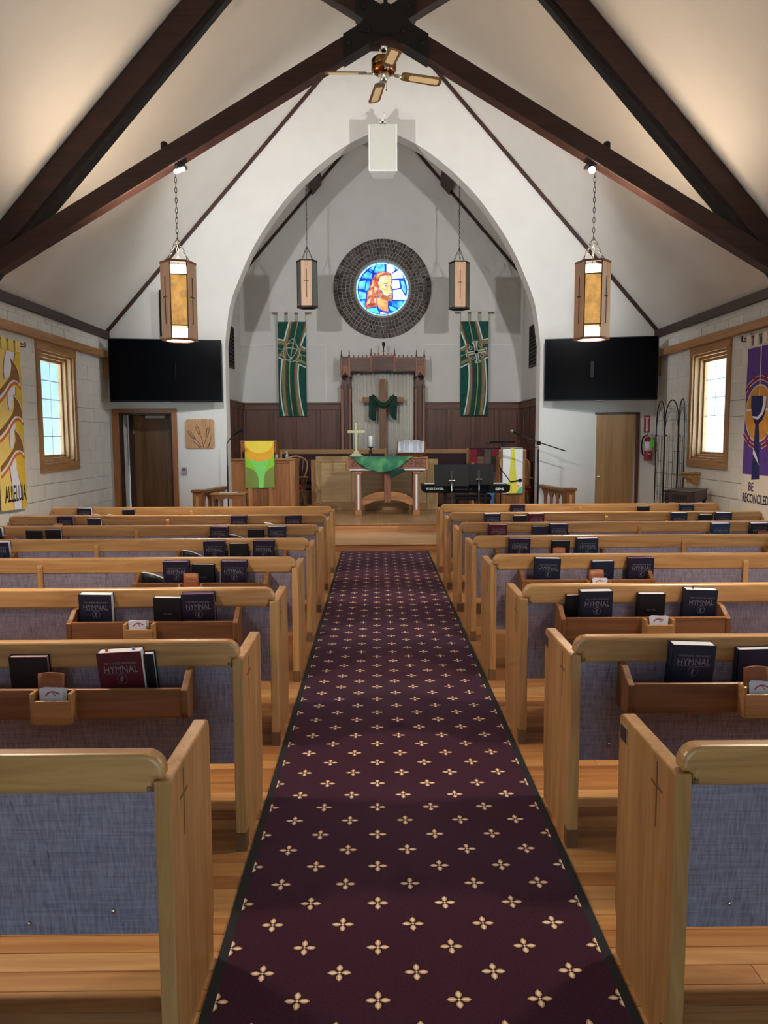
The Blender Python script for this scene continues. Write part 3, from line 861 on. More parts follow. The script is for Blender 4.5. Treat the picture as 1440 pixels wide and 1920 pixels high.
# ================================================================== ROOF TIMBERS AND LAMPS
YT = 8.05
def truss(yt, label):
    t = thing('roof_truss', label, 'truss', (0, yt, 0), group='scissor trusses of the nave')
    a = math.atan(SL); ca = math.atan(.61)
    for s in (-1, 1):
        # principal rafter against the ceiling
        dv = .43
        x0, x1 = XW - .07, .06
        MB().prism([(s * x0, roofz(x0) - .01), (s * x1, roofz(x1) - .01), (s * x1, roofz(x1) - dv), (s * x0, roofz(x0) - dv + .12)], 0, .16).build('rafter', 'dark_x', t, bevel=.01)
        x0 = XW - .35
        MB().prism([(s * x0, roofz(x0) - dv + .02), (s * x1, roofz(x1) - dv + .02), (s * x1, roofz(x1) - dv - .05), (s * x0, roofz(x0) - dv - .05)], .03, .13).build('rafter_lip', 'black_iron', t)
    zc = 5.68
    for s in (-1, 1):
        # lower chord rises from the wall, crosses the middle and meets the other rafter
        xe = 1.30
        pts = [(s * 4.27, zc - .585 * 4.27 - .105), (s * 4.27, zc - .585 * 4.27 + .11), (-s * xe, zc + .585 * xe + .11), (-s * xe, zc + .585 * xe - .105)]
        MB().prism(pts, -.02 if s < 0 else -.0195, .14 if s < 0 else .1395).build('lower_chord', 'dark_x', t, bevel=.008)
    pl = MB()
    for s in (-1, 1):
        L_ = .42
        pl.prism([(s * L_, zc - .585 * L_ - .115), (s * L_, zc - .585 * L_ + .12), (-s * .3, zc + .585 * .3 + .12), (-s * .3, zc + .585 * .3 - .115)], -.034 - .001 * (s + 1), .154)
    pl.prism([(-.30, zc - .1), (0, zc - .14), (.30, zc - .1), (.16, zc + .1), (0, zc + .17), (-.16, zc + .1)], -.037, .157)
    plate = pl.build('iron_plate', 'black_iron', t)
    bl = MB().lathe([(.022, 0), (.022, .008), (.012, .016)], 10).mesh('bolt')
    for s in (-1, 1):
        for q in (.36, .17): link('bolt', bl, 'black_iron', plate, (s * q, -.036, zc - .585 * q), (RAD(90), 0, 0))
        link('bolt', bl, 'black_iron', plate, (s * .22, -.036, zc + .585 * .22), (RAD(90), 0, 0))
        MB().lathe([(.035, 0), (.035, .06), (.02, .075)], 12).build('bolt_cap', 'black_iron', t, (s * 2.23, .06, zc - .585 * 2.23 + .12))
    MB().box(-.02, .03, zc + .12, .02, .09, RIDGE - .5).build('king_rod', 'black_iron', t)
    MB().box(-.24, -.02, zc - .21, .24, .14, zc - .10).build('fan_block', 'dark_x', t, bevel=.005)
    return t
truss(YT, 'dark scissor truss with black iron plate above the ceiling fan')
truss(3.45, 'dark scissor truss nearer the camera, above the picture')

def chain_mesh(z0, z1, link_l=.055, r=.0035, w=.011):
    m = MB(); nL = max(2, int((z1 - z0) / (link_l * .78))); st_ = (z1 - z0) / nL
    for i in range(nL):
        c = z0 + (i + .5) * st_; h = st_ * .62
        pts = []
        for k in range(10):
            t = 2 * PI * k / 10
            a_, b_ = w * math.cos(t), h * math.sin(t)
            pts.append((a_, 0, c + b_) if i % 2 else (0, a_, c + b_))
        m.tube(pts, r, 5, True)
    return m
HR = .178; LH = .79
def hexpt(k, r=HR): return (r * math.cos(PI / 3 * k), r * math.sin(PI / 3 * k))
def lantern(loc, top, lit, label, rotz, group, up=1.0):
    t = thing('pendant_lantern', label, 'lantern', loc, (0, 0, rotz), group)
    zb, zt = 0, LH
    for zz, hh, nm in ((0, .022, 'bottom_rim'), (LH - .022, .022, 'top_rim')):
        m = MB()
        for k in range(6):
            a, b = hexpt(k, HR + .004), hexpt(k + 1, HR + .004); c, d_ = hexpt(k + 1, HR - .03), hexpt(k, HR - .03)
            m.prism([a, b, c, d_], zz, zz + hh, 'xy')
        m.build(nm, 'redwood_x' if lit else 'dark_x', t)
    for k in range(6):
        am = PI / 3 * (k + .5)
        ap = HR * math.cos(PI / 6)
        M = Matrix.Rotation(am - PI / 2, 4, 'Z') @ Matrix.Translation((0, ap, 0))
        hw = HR / 2 - .004
        if k % 2 == 0:     # wood panel with a slender cross cut in
            p = MB().box(-hw - .006, -.012, .02, hw + .006, 0, LH - .02, M).build('wood_panel', 'lantern_wood', t)
            MB().box(-.0065, -.002, .16, .0065, .002, .63, M).box(-.038, -.002, .425, .038, .0022, .437, M).build('cross_slot', 'reveal_brown', p)
        else:
            g0, g1 = (.15, LH - .15) if lit else (.03, LH - .03)
            MB().box(-hw, -.010, g0, hw, -.004, g1, M).build('glass_panel', 'amber_lit' if lit else 'glass_unlit', t)
            MB().box(-hw - .002, -.014, .02, -hw + .008, .001, LH - .02, M).box(hw - .008, -.014, .02, hw + .002, .001, LH - .02, M).box(-hw, -.012, g0 - .012, hw, -.001, g0, M).box(-hw, -.012, g1, hw, -.001, g1 + .012, M).build('glazing_bar', 'reveal_brown' if lit else 'dark_z', t)
    if lit:
        MB().lathe([(.04, .03), (.105, .04), (.115, .08), (.105, .125), (.04, .14)], 20).build('bulb', 'bulb_warm', t)
        MB().lathe([(.04, LH - .14), (.105, LH - .125), (.115, LH - .08), (.105, LH - .04), (.04, LH - .03)], 20).build('bulb', 'bulb_warm', t)
        MB().lathe([(.135, .006), (.135, .012)], 28, smooth=False).build('diffuser', 'diffuser_warm', t)
        MB().lathe([(.03, .2), (.03, LH - .2)], 10).build('lamp_stem', 'black_iron', t)
        for z_, nm in ((LH + .03, 'up'), (-.03, 'down')):
            ld = bpy.data.lights.new('lantern_light', 'SPOT'); ld.energy = LANTERN_W * (.78 * up if nm == 'up' else 1.15); ld.color = (1.0, .78, .56) if nm == 'up' else (1.0, .84, .66)
            ld.shadow_soft_size = .12; ld.spot_size = RAD(165); ld.spot_blend = .6
            lo = bpy.data.objects.new('lantern_light', ld); COL.objects.link(lo); lo.parent = t
            lo.location = (0, 0, z_); lo.rotation_euler = (PI if nm == 'up' else 0, 0, 0)
    # three short chains gathered to one long chain
    zg = LH + .24
    m = MB()
    for k in range(3):
        a_ = PI / 3 * (2 * k + .5)
        bx, by = .12 * math.cos(a_), .12 * math.sin(a_)
        d_ = Vector((-bx, -by, zg - LH)); L_ = d_.length
        c = chain_mesh(0, L_, .05)
        m.add(c.v, c.f, Matrix.Translation((bx, by, LH)) @ d_.to_track_quat('Z', 'Y').to_matrix().to_4x4(), True)
    m.build('short_chains', 'black_iron', t)
    ch = chain_mesh(zg, top - loc[2], .06 if lit else .05)
    ch.build('chain', 'black_iron', t)
    return t
ZLN = 2.60
MT = 5.68 - .585 * 2.12 - .115
lantern((-2.125, YT + .06, ZLN), MT, True, 'lit hexagonal wood lantern hanging left of the aisle, before the left television', PI + RAD(14), 'lit lanterns on the truss')
lantern((2.115, YT + .06, ZLN), MT, True, 'lit hexagonal wood lantern hanging right of the aisle, before the right television', PI + RAD(-13), 'lit lanterns on the truss')
for s, w_ in ((-1, 'left'), (1, 'right')):
    lantern((s * 2.10, 3.51, ZLN), MT, True, 'lit hexagonal lantern beyond the %s edge of the picture, nearer the camera' % w_, PI, 'lit lanterns nearer the camera', .5)
lantern((-1.285, 13.6, 3.82), croofz(1.285) - .16, False, 'unlit hexagonal lantern with wood front, left of the round window', 0, 'unlit lanterns in the chancel')
lantern((1.325, 13.6, 3.79), croofz(1.285) - .16, False, 'unlit hexagonal lantern with wood front, right of the round window', 0, 'unlit lanterns in the chancel')

def spot(s, label):
    zc = MT - .005
    t = thing('spotlight', label, 'spotlight', (s * 2.065, YT - .0, zc), group='spotlights under the truss')
    MB().box(-.05, 0, 0, .05, .12, .02).lathe([(.03, -.05), (.03, 0)], 12, (0, .02, 0)).build('housing', 'black_iron', t)
    m = MB()
    for i in (-1, 0, 1) if s < 0 else (0,): m.sphere((i * .035, -.005 - .01, -.05 + .012 * i), .022 if s < 0 else .034, 12, 8)
    m.build('lens', 'led_lens', t)
    ld = bpy.data.lights.new('chancel_spot', 'SPOT'); ld.energy = SPOT_W; ld.color = (.93, .97, 1.0); ld.spot_size = RAD(100); ld.spot_blend = .5; ld.shadow_soft_size = .045
    lo = bpy.data.objects.new('chancel_spot', ld); COL.objects.link(lo)
    lo.location = (s * 2.065, YT + .22, zc - .07)
    lo.rotation_euler = (Vector((-s * .5, 15, 3.4)) - lo.location).to_track_quat('-Z', 'Y').to_euler()
    return t
spot(-1, 'glaring white spotlight cluster above the left lit lantern'); spot(1, 'glaring white spotlight above the right lit lantern')

# ceiling fan
ZF = 5.365
t = thing('ceiling_fan', 'brass ceiling fan with four cane-inset blades under the iron plate', 'fan', (-.02, YT + .06, ZF), (0, 0, RAD(10)))
MB().lathe([(.01, .20), (.045, .17), (.055, .13), (.045, .09), (.012, .065)], 20).build('canopy_ball', 'chrome', t, (0, 0, -.012))
MB().lathe([(.012, .02), (.012, .12)], 10).build('down_rod', 'chrome', t)
MB().lathe([(.05, .005), (.11, -.002), (.125, -.02), (.125, -.085)], 28).build('motor_housing', 'brass', t)
MB().lathe([(.126, -.08), (.126, -.112), (.10, -.14), (.06, -.15)], 28).build('motor_band', 'bronze', t)
MB().lathe([(.06, -.145), (.055, -.17), (.04, -.2), (.03, -.22)], 20).build('switch_cup', 'chrome', t)
MB().tube([(.02, -.02, -.22), (.02, -.02, -.30)], .002, 5).sphere((.02, -.02, -.305), .007, 8, 6).build('pull_chain', 'brass', t)
for k in range(4):
    Mx = Matrix.Rotation(PI / 2 * k, 4, 'Z') @ Matrix.Translation((0, 0, -.145)) @ Matrix.Rotation(RAD(4), 4, 'Y') @ Matrix.Rotation(RAD(-13), 4, 'X')
    MB().tube([(.07, 0, .01), (.13, .015, 0), (.19, .0, 0)], .008, 6, M=Mx).tube([(.07, 0, .01), (.13, -.015, 0), (.19, 0, 0)], .008, 6, M=Mx).box(.17, -.03, -.004, .21, .03, .002, Mx).build('blade_arm', 'chrome', t)
    pts = [(.18, -.045), (.20, -.058), (.55, -.066), (.585, -.05), (.595, 0), (.585, .05), (.55, .066), (.20, .058), (.18, .045)]
    bl = MB().prism(pts, .002, .009, 'xy', Mx).build('blade', 'cane_frame', t)
    MB().prism(round_rect(.26, -.038, .56, .038, .02), -.001, .0105, 'xy', Mx).build('cane_inset', 'cane', bl)

# loudspeaker over the arch
t = thing('loudspeaker', 'white box loudspeaker hung over the arch point', 'speaker', (0.005, 11.92, 5.54))
MB().prism([(-.215, 0), (.215, 0), (.15, .36), (-.15, .36)], 0, .67, 'xy').build('cabinet', 'white_paint', t, bevel=.01)
MB().box(-.185, -.008, .02, .185, .004, .65).build('grille', 'grille_cloth', t, bevel=.004)
MB().box(-.02, .1, .67, .02, .16, .80).box(-.05, .10, .72, .05, .18, .75).box(-.045, .1, .79, .045, .47, .82).box(-.06, .44, .72, .06, .475, .90).lathe([(.03, .69), (.03, .72)], 12, (0, .14, 0)).lathe([(.02, .83), (.03, .86), (.015, .88)], 12, (.02, .14, 0)).build('bracket', 'white_paint', t, bevel=.003)

# televisions
def tv(s, rot, label):
    t = thing('television', label, 'television', (s * 3.345, 12.1 if s < 0 else 12.04, 2.16), (0, 0, rot), 'wall televisions')
    MB().box(-.845, -.02, 0, .845, .03, .955).build('bezel', 'black_plastic', t, bevel=.006)
    MB().box(-.828, -.0225, .026, .828, -.019, .94).build('panel', 'screen', t)
    MB().box(-.05, -.022, -.008, .05, 0, .002).build('logo_tab', 'grey_plastic', t)
    MB().box(-.4, .03, .2, .4, .07, .75).build('back_housing', 'black_plastic', t, bevel=.01)
    M2 = Matrix.Rotation(-rot, 4, 'Z')
    MB().box(-.15, 0, .35, .15, .275 if s < 0 else .34, .6, M2).build('wall_arm', 'black_iron', t)
tv(-1, RAD(9), 'black flat television over the brown door left of the arch')
tv(1, RAD(-13), 'black flat television over the birch door right of the arch')

# slim wall loudspeakers half hidden by the lit lanterns
for s, x, w_ in ((-1, -3.36, 'left'), (1, 3.155, 'right')):
    t = thing('column_speaker', 'slim black speaker on the wall behind the %s lit lantern' % w_, 'speaker', (x, YF, 3.19), group='slim wall speakers')
    MB().box(-.11, -.13, 0, .11, -.02, .70).build('cabinet', 'black_plastic', t, bevel=.012)
    MB().box(-.09, -.138, .02, .09, -.128, .68).build('grille', 'black_iron', t, bevel=.004)
    MB().box(-.03, -.03, .2, .03, 0, .5).build('bracket', 'black_iron', t)

# ================================================================== RUNNER CARPET
t = thing('carpet_runner', 'burgundy aisle runner with rows of cream flower motifs', 'carpet', (0, 0, 0))
MB().box(-.585, .9, 0, .585, YS1 - .1, .008).build('pile', 'runner_carpet', t)
MB().box(-.615, .9, 0, -.583, YS1 - .1, .009).build('edging', 'carpet_edge', t, bevel=.002)
MB().box(.583, .9, 0, .615, YS1 - .1, .009).build('edging', 'carpet_edge', t, bevel=.002)

# ================================================================== PEWS
ROWS = [1.85, 2.9, 3.94, 5.0, 6.02, 7.05, 8.08, 9.12]
PC = 2.305
def zscale(s, r):
    return ((.848, .850, .851, .846, .838, .828, .820, .815) if s > 0 else (.839, .842, .842, .836, .826, .815, .806, .797))[r] / .835
ORD = ['nearest', 'second', 'third', 'fourth', 'fifth', 'sixth', 'seventh', 'front']

def make_pew(s):
    lx = lambda ax: s * (ax - PC)
    t = thing('pew', '', 'pew', group='oak pews')
    prof = [(0, .07), (0, .765), (.425, .765), (.442, .757), (.45, .74), (.45, .16), (.443, .13), (.432, .11), (.432, 0), (.05, 0), (.05, .07)]
    for ax0, ax1 in ((.63, .672), (3.938, 3.98)):
        p = MB().prism(prof, lx(ax0), lx(ax1), 'yz').build('end_panel', 'oak_z', t, bevel=.005)
        MB().box(lx(ax0), .0, 0, lx(ax1), .05, .07).build('foot', 'foot', p)
        if ax0 < 1:
            xa = lx(.63)
            MB().box(xa - s * .0012, .122, .565, xa + s * .001, .129, .745).box(xa - s * .0012, .085, .675, xa + s * .001, .166, .682).build('carved_cross', 'foot', p)
    r = .05
    cap = [(lx(.674), .733), (lx(.674), .768), (lx(.645), .768)]
    for k in range(7):
        a = PI - PI / 2 * k / 6
        cap.append((lx(.645 + r) + s * r * math.cos(a), .835 - r + r * math.sin(a)))
    for k in range(7):
        a = PI / 2 - PI / 2 * k / 6
        cap.append((lx(3.965 - r) + s * r * math.cos(a), .835 - r + r * math.sin(a)))
    cap += [(lx(3.965), .768), (lx(3.936), .768), (lx(3.936), .733)]
    MB().prism(cap, 0.0, .052).build('cap_rail', 'oak_x', t, bevel=.012, seg=3)
    x0, x1 = lx(.672), lx(3.938)
    MB().prism([(.006, .736), (.055, .736), (.105, .33), (.056, .33)], x0, x1, 'yz').build('back_upholstery', 'pew_fabric', t)
    tk = MB().lathe([(.007, 0), (.006, .003), (.002, .005)], 10).mesh('tack')
    for ax, z in ((.80, .40), (1.02, .365), (2.1, .40), (3.6, .40)): link('tack', tk, 'chrome', t, (lx(ax), .046 - (z - .4) * .12, z), (RAD(90), 0, 0))
    MB().box(x0, .06, .37, x1, .45, .40).box(x0, .42, .33, x1, .45, .37).build('seat', 'oak_x', t, bevel=.006)
    MB().box(x0 + s * .005, .11, .40, x1 - s * .005, .455, .455).build('seat_cushion', 'pew_fabric', t, bevel=.018)
    MB().box(lx(PC - .02), .09, 0, lx(PC + .02), .40, .37).build('centre_support', 'oak_z', t, bevel=.004)
    MB().prism([(.0, .52), (-.018, .53), (-.018, .775), (-.012, .79), (.0, .795)], lx(PC - .017), lx(PC + .017), 'yz').build('back_batten', 'oak_z', t, bevel=.004)
    MB().box(lx(.676), .0, .742, lx(.688), -.005, .754).build('bolt_head', 'foot', t, bevel=.003)
    for c in (1.245, 3.355):
        h = .405
        rk = MB().box(lx(c - h), -.118, .582, lx(c + h), -.098, .690).box(lx(c - h), -.11, .575, lx(c + h), .02, .586).build('book_rack', 'rack_x', t, bevel=.004)
        for e_ in (-1, 1):
            xx = c + e_ * (h + .012)
            MB().prism([(.028, .565), (-.10, .572), (-.122, .60), (-.122, .685), (-.09, .70), (-.04, .735), (.012, .74)], lx(xx - .013), lx(xx + .013), 'yz').build('end_bracket', 'rack_z', rk, bevel=.004)
        bx = c + .055
        MB().box(lx(bx - .068), -.168, .577, lx(bx + .068), -.158, .664).box(lx(bx - .068), -.168, .574, lx(bx + .068), -.116, .584).box(lx(bx - .076), -.165, .577, lx(bx - .062), -.112, .69).box(lx(bx + .062), -.165, .577, lx(bx + .076), -.112, .69).build('card_box', 'oak_x', rk, bevel=.003)
    return t
protoR = make_pew(1); protoL = make_pew(-1)
for s, pr, w_ in ((-1, protoL, 'left'), (1, protoR, 'right')):
    for r in range(8):
        lab = 'honey oak pew with lavender fabric back, %s of the aisle, %s' % (w_, {0: 'nearest the camera', 7: 'frontmost of its column'}.get(r, ORD[r] + ' from the camera'))
        loc = (s * PC, ROWS[r], 0)
        if r == 0: o = pr; o.location = loc; o['label'] = lab
        else: o = dup(pr, loc, label=lab)
        o.scale = (1, 1, zscale(s, r))
    for c in list(pr.children):          # the nearest pews carry no book racks
        if c.name.startswith('book_rack'):
            for g_ in list(c.children): bpy.data.objects.remove(g_)
            bpy.data.objects.remove(c)
# card holders on the aisle faces of the two nearest right pews
for r in (0, 1):
    pw = [o for o in bpy.data.objects if o.get('category') == 'pew' and abs(o.location.x - PC) < .01 and abs(o.location.y - ROWS[r]) < .01][0]
    ep = [c for c in pw.children if c.name.startswith('end_panel') and any(k.name.startswith('carved') for k in c.children)][0]
    xa = .63 - PC
    MB().box(xa - .004, .365, .69, xa + .001, .428, .74).build('card_frame', 'metal_plate', ep, bevel=.001)
    MB().box(xa - .005, .371, .695, xa, .422, .735).build('name_card', 'plate_card', ep)

# ------------------------------------------------------------------ books in the racks
HW, HH, HT = .166, .235, .050
def book_meshes(w, h, t):
    cv = MB().box(-w / 2, -t / 2, 0, w / 2, -t / 2 + .003, h).box(-w / 2, t / 2 - .003, 0, w / 2, t / 2, h).box(-w / 2, -t / 2, 0, -w / 2 + .004, t / 2, h).mesh('cover', .001, 1)
    pg = MB().box(-w / 2 + .004, -t / 2 + .003, .004, w / 2 - .005, t / 2 - .003, h - .003).mesh('pages')
    return cv, pg
HYM = book_meshes(HW, HH, HT); BIB = book_meshes(.142, .212, .034); BLK = book_meshes(.145, .205, .03)
T_HYM = text_mesh('HYMNAL', .126, .027, .0006); T_UM = text_mesh('THE UNITED METHODIST', .122, .0075, .0005)
T_HB = text_mesh('Holy Bible', .044, .008, .0005)
em = MB(); em.tube([(.019 * math.cos(2 * PI * k / 20), 0, .019 * math.sin(2 * PI * k / 20)) for k in range(20)], .0008, 4, True)
em.box(-.0012, -.0006, -.015, .0012, .0006, .014).box(-.006, -.0006, .005, .006, .0006, .007)
em.prism(smooth_path([(-.004, -.013), (-.009, -.004), (-.005, .004), (-.003, .010), (-.002, .002), (-.004, -.004)], 4), -.0006, .0006)
em.box(-.060, -.0004, .0225, .060, .0004, .0233)
T_EM = em.mesh('emblem')
def book(kind, ax, s, r, lab, dy=0.0, tilt=None, roll=0.0, marks=()):
    zs = zscale(s, r)
    base = .588 * zs
    Y = ROWS[r]
    cat = {'hymn': 'book'}.get(kind, 'book')
    if kind in ('navy', 'purple', 'red', 'blue', 'bible', 'blk'):
        w, h, t = (HW, HH, HT) if kind in ('navy', 'purple', 'red', 'blue') else ((.142, .212, .034) if kind == 'bible' else (.145, .205, .03))
        tl = RAD(-7) if tilt is None else tilt
        yc = Y - .004 - t / 2 - h * math.sin(tl) + dy
        o = thing('hymnal' if h == HH else ('bible' if kind == 'bible' else 'black_book'), lab, 'book', (s * ax, yc, base + .001), (-tl, roll, 0), 'books in the pew racks')
        cv, pg = HYM if h == HH else (BIB if kind == 'bible' else BLK)
        cm = {'navy': 'navy_cover', 'purple': 'purple_cover', 'red': 'red_cover', 'blue': 'blue_cover', 'bible': 'black_cover' if (r + int(ax * 10)) % 2 else 'navy_cover', 'blk': 'black_cover'}[kind]
        pm_ = {'purple': 'pages_purple', 'blk': 'pages_pink'}.get(kind, 'pages')
        link('cover', cv, cm, o); link('pages', pg, pm_, o)
        if h == HH:
            f = -t / 2 - .0007
            link('title', T_HYM, 'silver_foil', o, (.003, f, .168)); link('title', T_UM, 'silver_foil', o, (.003, f, .192)); link('emblem', T_EM, 'silver_foil', o, (.003, f, .128))
        elif kind == 'bible': link('title', T_HB, 'silver_foil', o, (0, -t / 2 - .0007, .125))
        for (mx, mc) in marks: MB().box(mx - .006, -.001, h - .02, mx + .006, 0, h + .010).build('page_marker', mc, o)
    elif kind == 'bro':
        o = thing('brochure', lab, 'brochure', (s * ax, Y - .136 if False else Y - .140, base), (RAD(-3), roll, 0), 'brochures in the card boxes')
        MB().grid(lambda u, v: ((u - .5) * .095, .004 * math.sin(u * PI), .168 * v + (.004 * math.sin(u * PI) if v > .9 else 0)), 6, 4, (0, .004, 0)).build('sheet', 'brochure', o)
        link('print', text_mesh('welcome to worship', .05, .005, .0004), 'paper', o, (0, .0, .118))
    elif kind == 'card':
        o = thing('offering_cards', lab, 'cards', (s * ax, Y - .150, base), (RAD(-4), roll, 0), 'white cards in the card boxes')
        for q in range(4):
            Mq = Matrix.Rotation(RAD(-3 + 2.4 * q), 4, 'Y')
            MB().box(-.043, -.0006 + q * .0022, 0, .043, .0006 + q * .0022, .118, Mq).build('card', 'paper', o)
        ar = MB(); ar.strip(smooth_path([(-.026, .088), (-.014, .101), (.004, .104), (.026, .096)], 4), .005, -.0012, -.0006)
        ar.strip([(.0, .1), (.012, .088)], .003, -.0012, -.0006)
        ar.build('red_logo', 'logo_red', o)
        ln = MB()
        for q in range(4): ln.box(-.03, -.001, .025 + q * .013, .002 + .006 * (q % 2), -.0006, .0262 + q * .013)
        ln.build('print_lines', 'grey_plastic', o)
    elif kind == 'open':
        o = thing('limp_booklet', lab, 'booklet', (s * ax, Y - .045, base), (RAD(-10), roll, 0), 'limp booklets in the pew racks')
        fn = lambda u, v: ((u - .5) * .15, -.03 * math.sin(u * PI) * v - .012 * v, (.155 - .045 * u * u) * v)
        MB().grid(fn, 8, 5, (0, .0025, 0)).build('cover', 'black_cover', o)
        MB().grid(lambda u, v: (fn(u, v)[0], fn(u, v)[1] + .003, fn(u, v)[2] + .008 * v), 8, 5, (0, .012, 0)).build('pages', 'pages', o)
    return o
BOOKS = {
 (1, 1): [('navy', 1.079), ('bible', 1.335), ('bro', 1.285), ('card', 1.300)],
 (1, 2): [('blk', .935), ('navy', 1.009), ('bible', 1.301), ('card', 1.300), ('navy', 1.546)],
 (1, 3): [('navy', .994), ('bible', 1.364), ('bro', 1.290), ('card', 1.31), ('purple', 1.609)],
 (1, 4): [('purple', 1.0), ('bible', 1.327), ('bro', 1.290), ('navy', 1.538), ('purple', 3.06)],
 (1, 5): [('red', .994), ('bible', 1.383), ('navy', 1.551), ('blue', 3.04), ('bro', 3.39), ('navy', 3.40)],
 (1, 6): [('navy', 1.103), ('bible', 1.396), ('red', 1.56), ('navy', 3.06), ('bible', 3.348), ('navy', 3.529)],
 (1, 7): [('purple', 1.555), ('bible', 3.05), ('navy', 3.557)],
 (-1, 1): [('blk', 1.435), ('bro', 1.310), ('card', 1.300), ('bible', 1.022), ('red', 1.066)],
 (-1, 2): [('navy', 1.555), ('card', 1.305), ('bible', 1.192), ('purple', 1.026)],
 (-1, 3): [('open', 1.56), ('purple', 1.413), ('bro', 1.299), ('bible', 1.245), ('purple', 1.043)],
 (-1, 4): [('navy', 3.05), ('open', 1.555), ('purple', 1.379), ('bible', 1.191), ('purple', .998)],
 (-1, 5): [('navy', 3.60), ('open', 3.44), ('bro', 3.41), ('blk', 3.24), ('bible', 3.06), ('purple', 1.555), ('open', 1.386), ('blk', 1.222), ('navy', 1.024)],
 (-1, 6): [('purple', 3.36), ('bro', 3.40), ('bible', 3.06), ('purple', 1.55), ('open', 1.22), ('purple', .98)],
 (-1, 7): [('navy', 3.55), ('open', 3.37), ('open', 3.205), ('bible', 3.03)],
}
LOOK = {'navy': 'navy hymnal with silver title', 'purple': 'dark purple hymnal', 'red': 'red hymnal', 'blue': 'blue hymnal', 'bible': 'plain dark bible with white pages',
        'blk': 'black book with pink page edges', 'bro': 'orange brown folded brochure', 'card': 'white printed cards', 'open': 'limp black booklet with pale pages'}
NTH = ['first', 'second', 'third', 'fourth', 'fifth', 'sixth', 'seventh', 'eighth', 'last']
for (s, r), L in BOOKS.items():
    order = sorted(range(len(L)), key=lambda i: L[i][1])
    for i, (kd, ax) in enumerate(L):
        pos = order.index(i)
        where = '%s %s pew' % ({1: 'second-nearest', 2: 'third-nearest', 3: 'fourth-nearest', 4: 'fifth-nearest', 5: 'third-from-front', 6: 'second-from-front', 7: 'front'}[r], 'left' if s < 0 else 'right')
        lab = '%s in %s, %s from the aisle' % (LOOK[kd], where, NTH[pos])
        dy = 0; rl = random.uniform(-.02, .02); mk = ()
        if (s, r, kd) == (-1, 1, 'red'): dy = -.026; rl = -.05; mk = ((-.05, 'orange_cloth'), (.05, 'periwinkle'))
        if (s, r, kd) == (-1, 1, 'bible'): rl = -.05
        if (s, r, kd, pos) == (1, 2, 'navy', 1): dy = -.02
        if (s, r) == (1, 2) and kd == 'navy' and pos == 4: mk = ((-.04, 'robe_purple'),); rl = .03
        if (s, r, kd) == (1, 1, 'navy'): rl = .035
        if (s, r, kd) in ((1, 3, 'navy'),): rl = .02
        book(kd, ax, s, r, lab, dy, roll=rl, marks=mk)
# short pencil in the card box of the second right pew
zs = zscale(1, 1)
tag(MB().lathe([(.0035, 0), (.0035, .10), (.001, .112)], 6).build('pencil', 'pencil', None, (1.244, ROWS[1] - .140, .588 * zs), (RAD(-3), RAD(3), 0)), 'short yellow pencil in the card box of the second right pew', 'pencil')

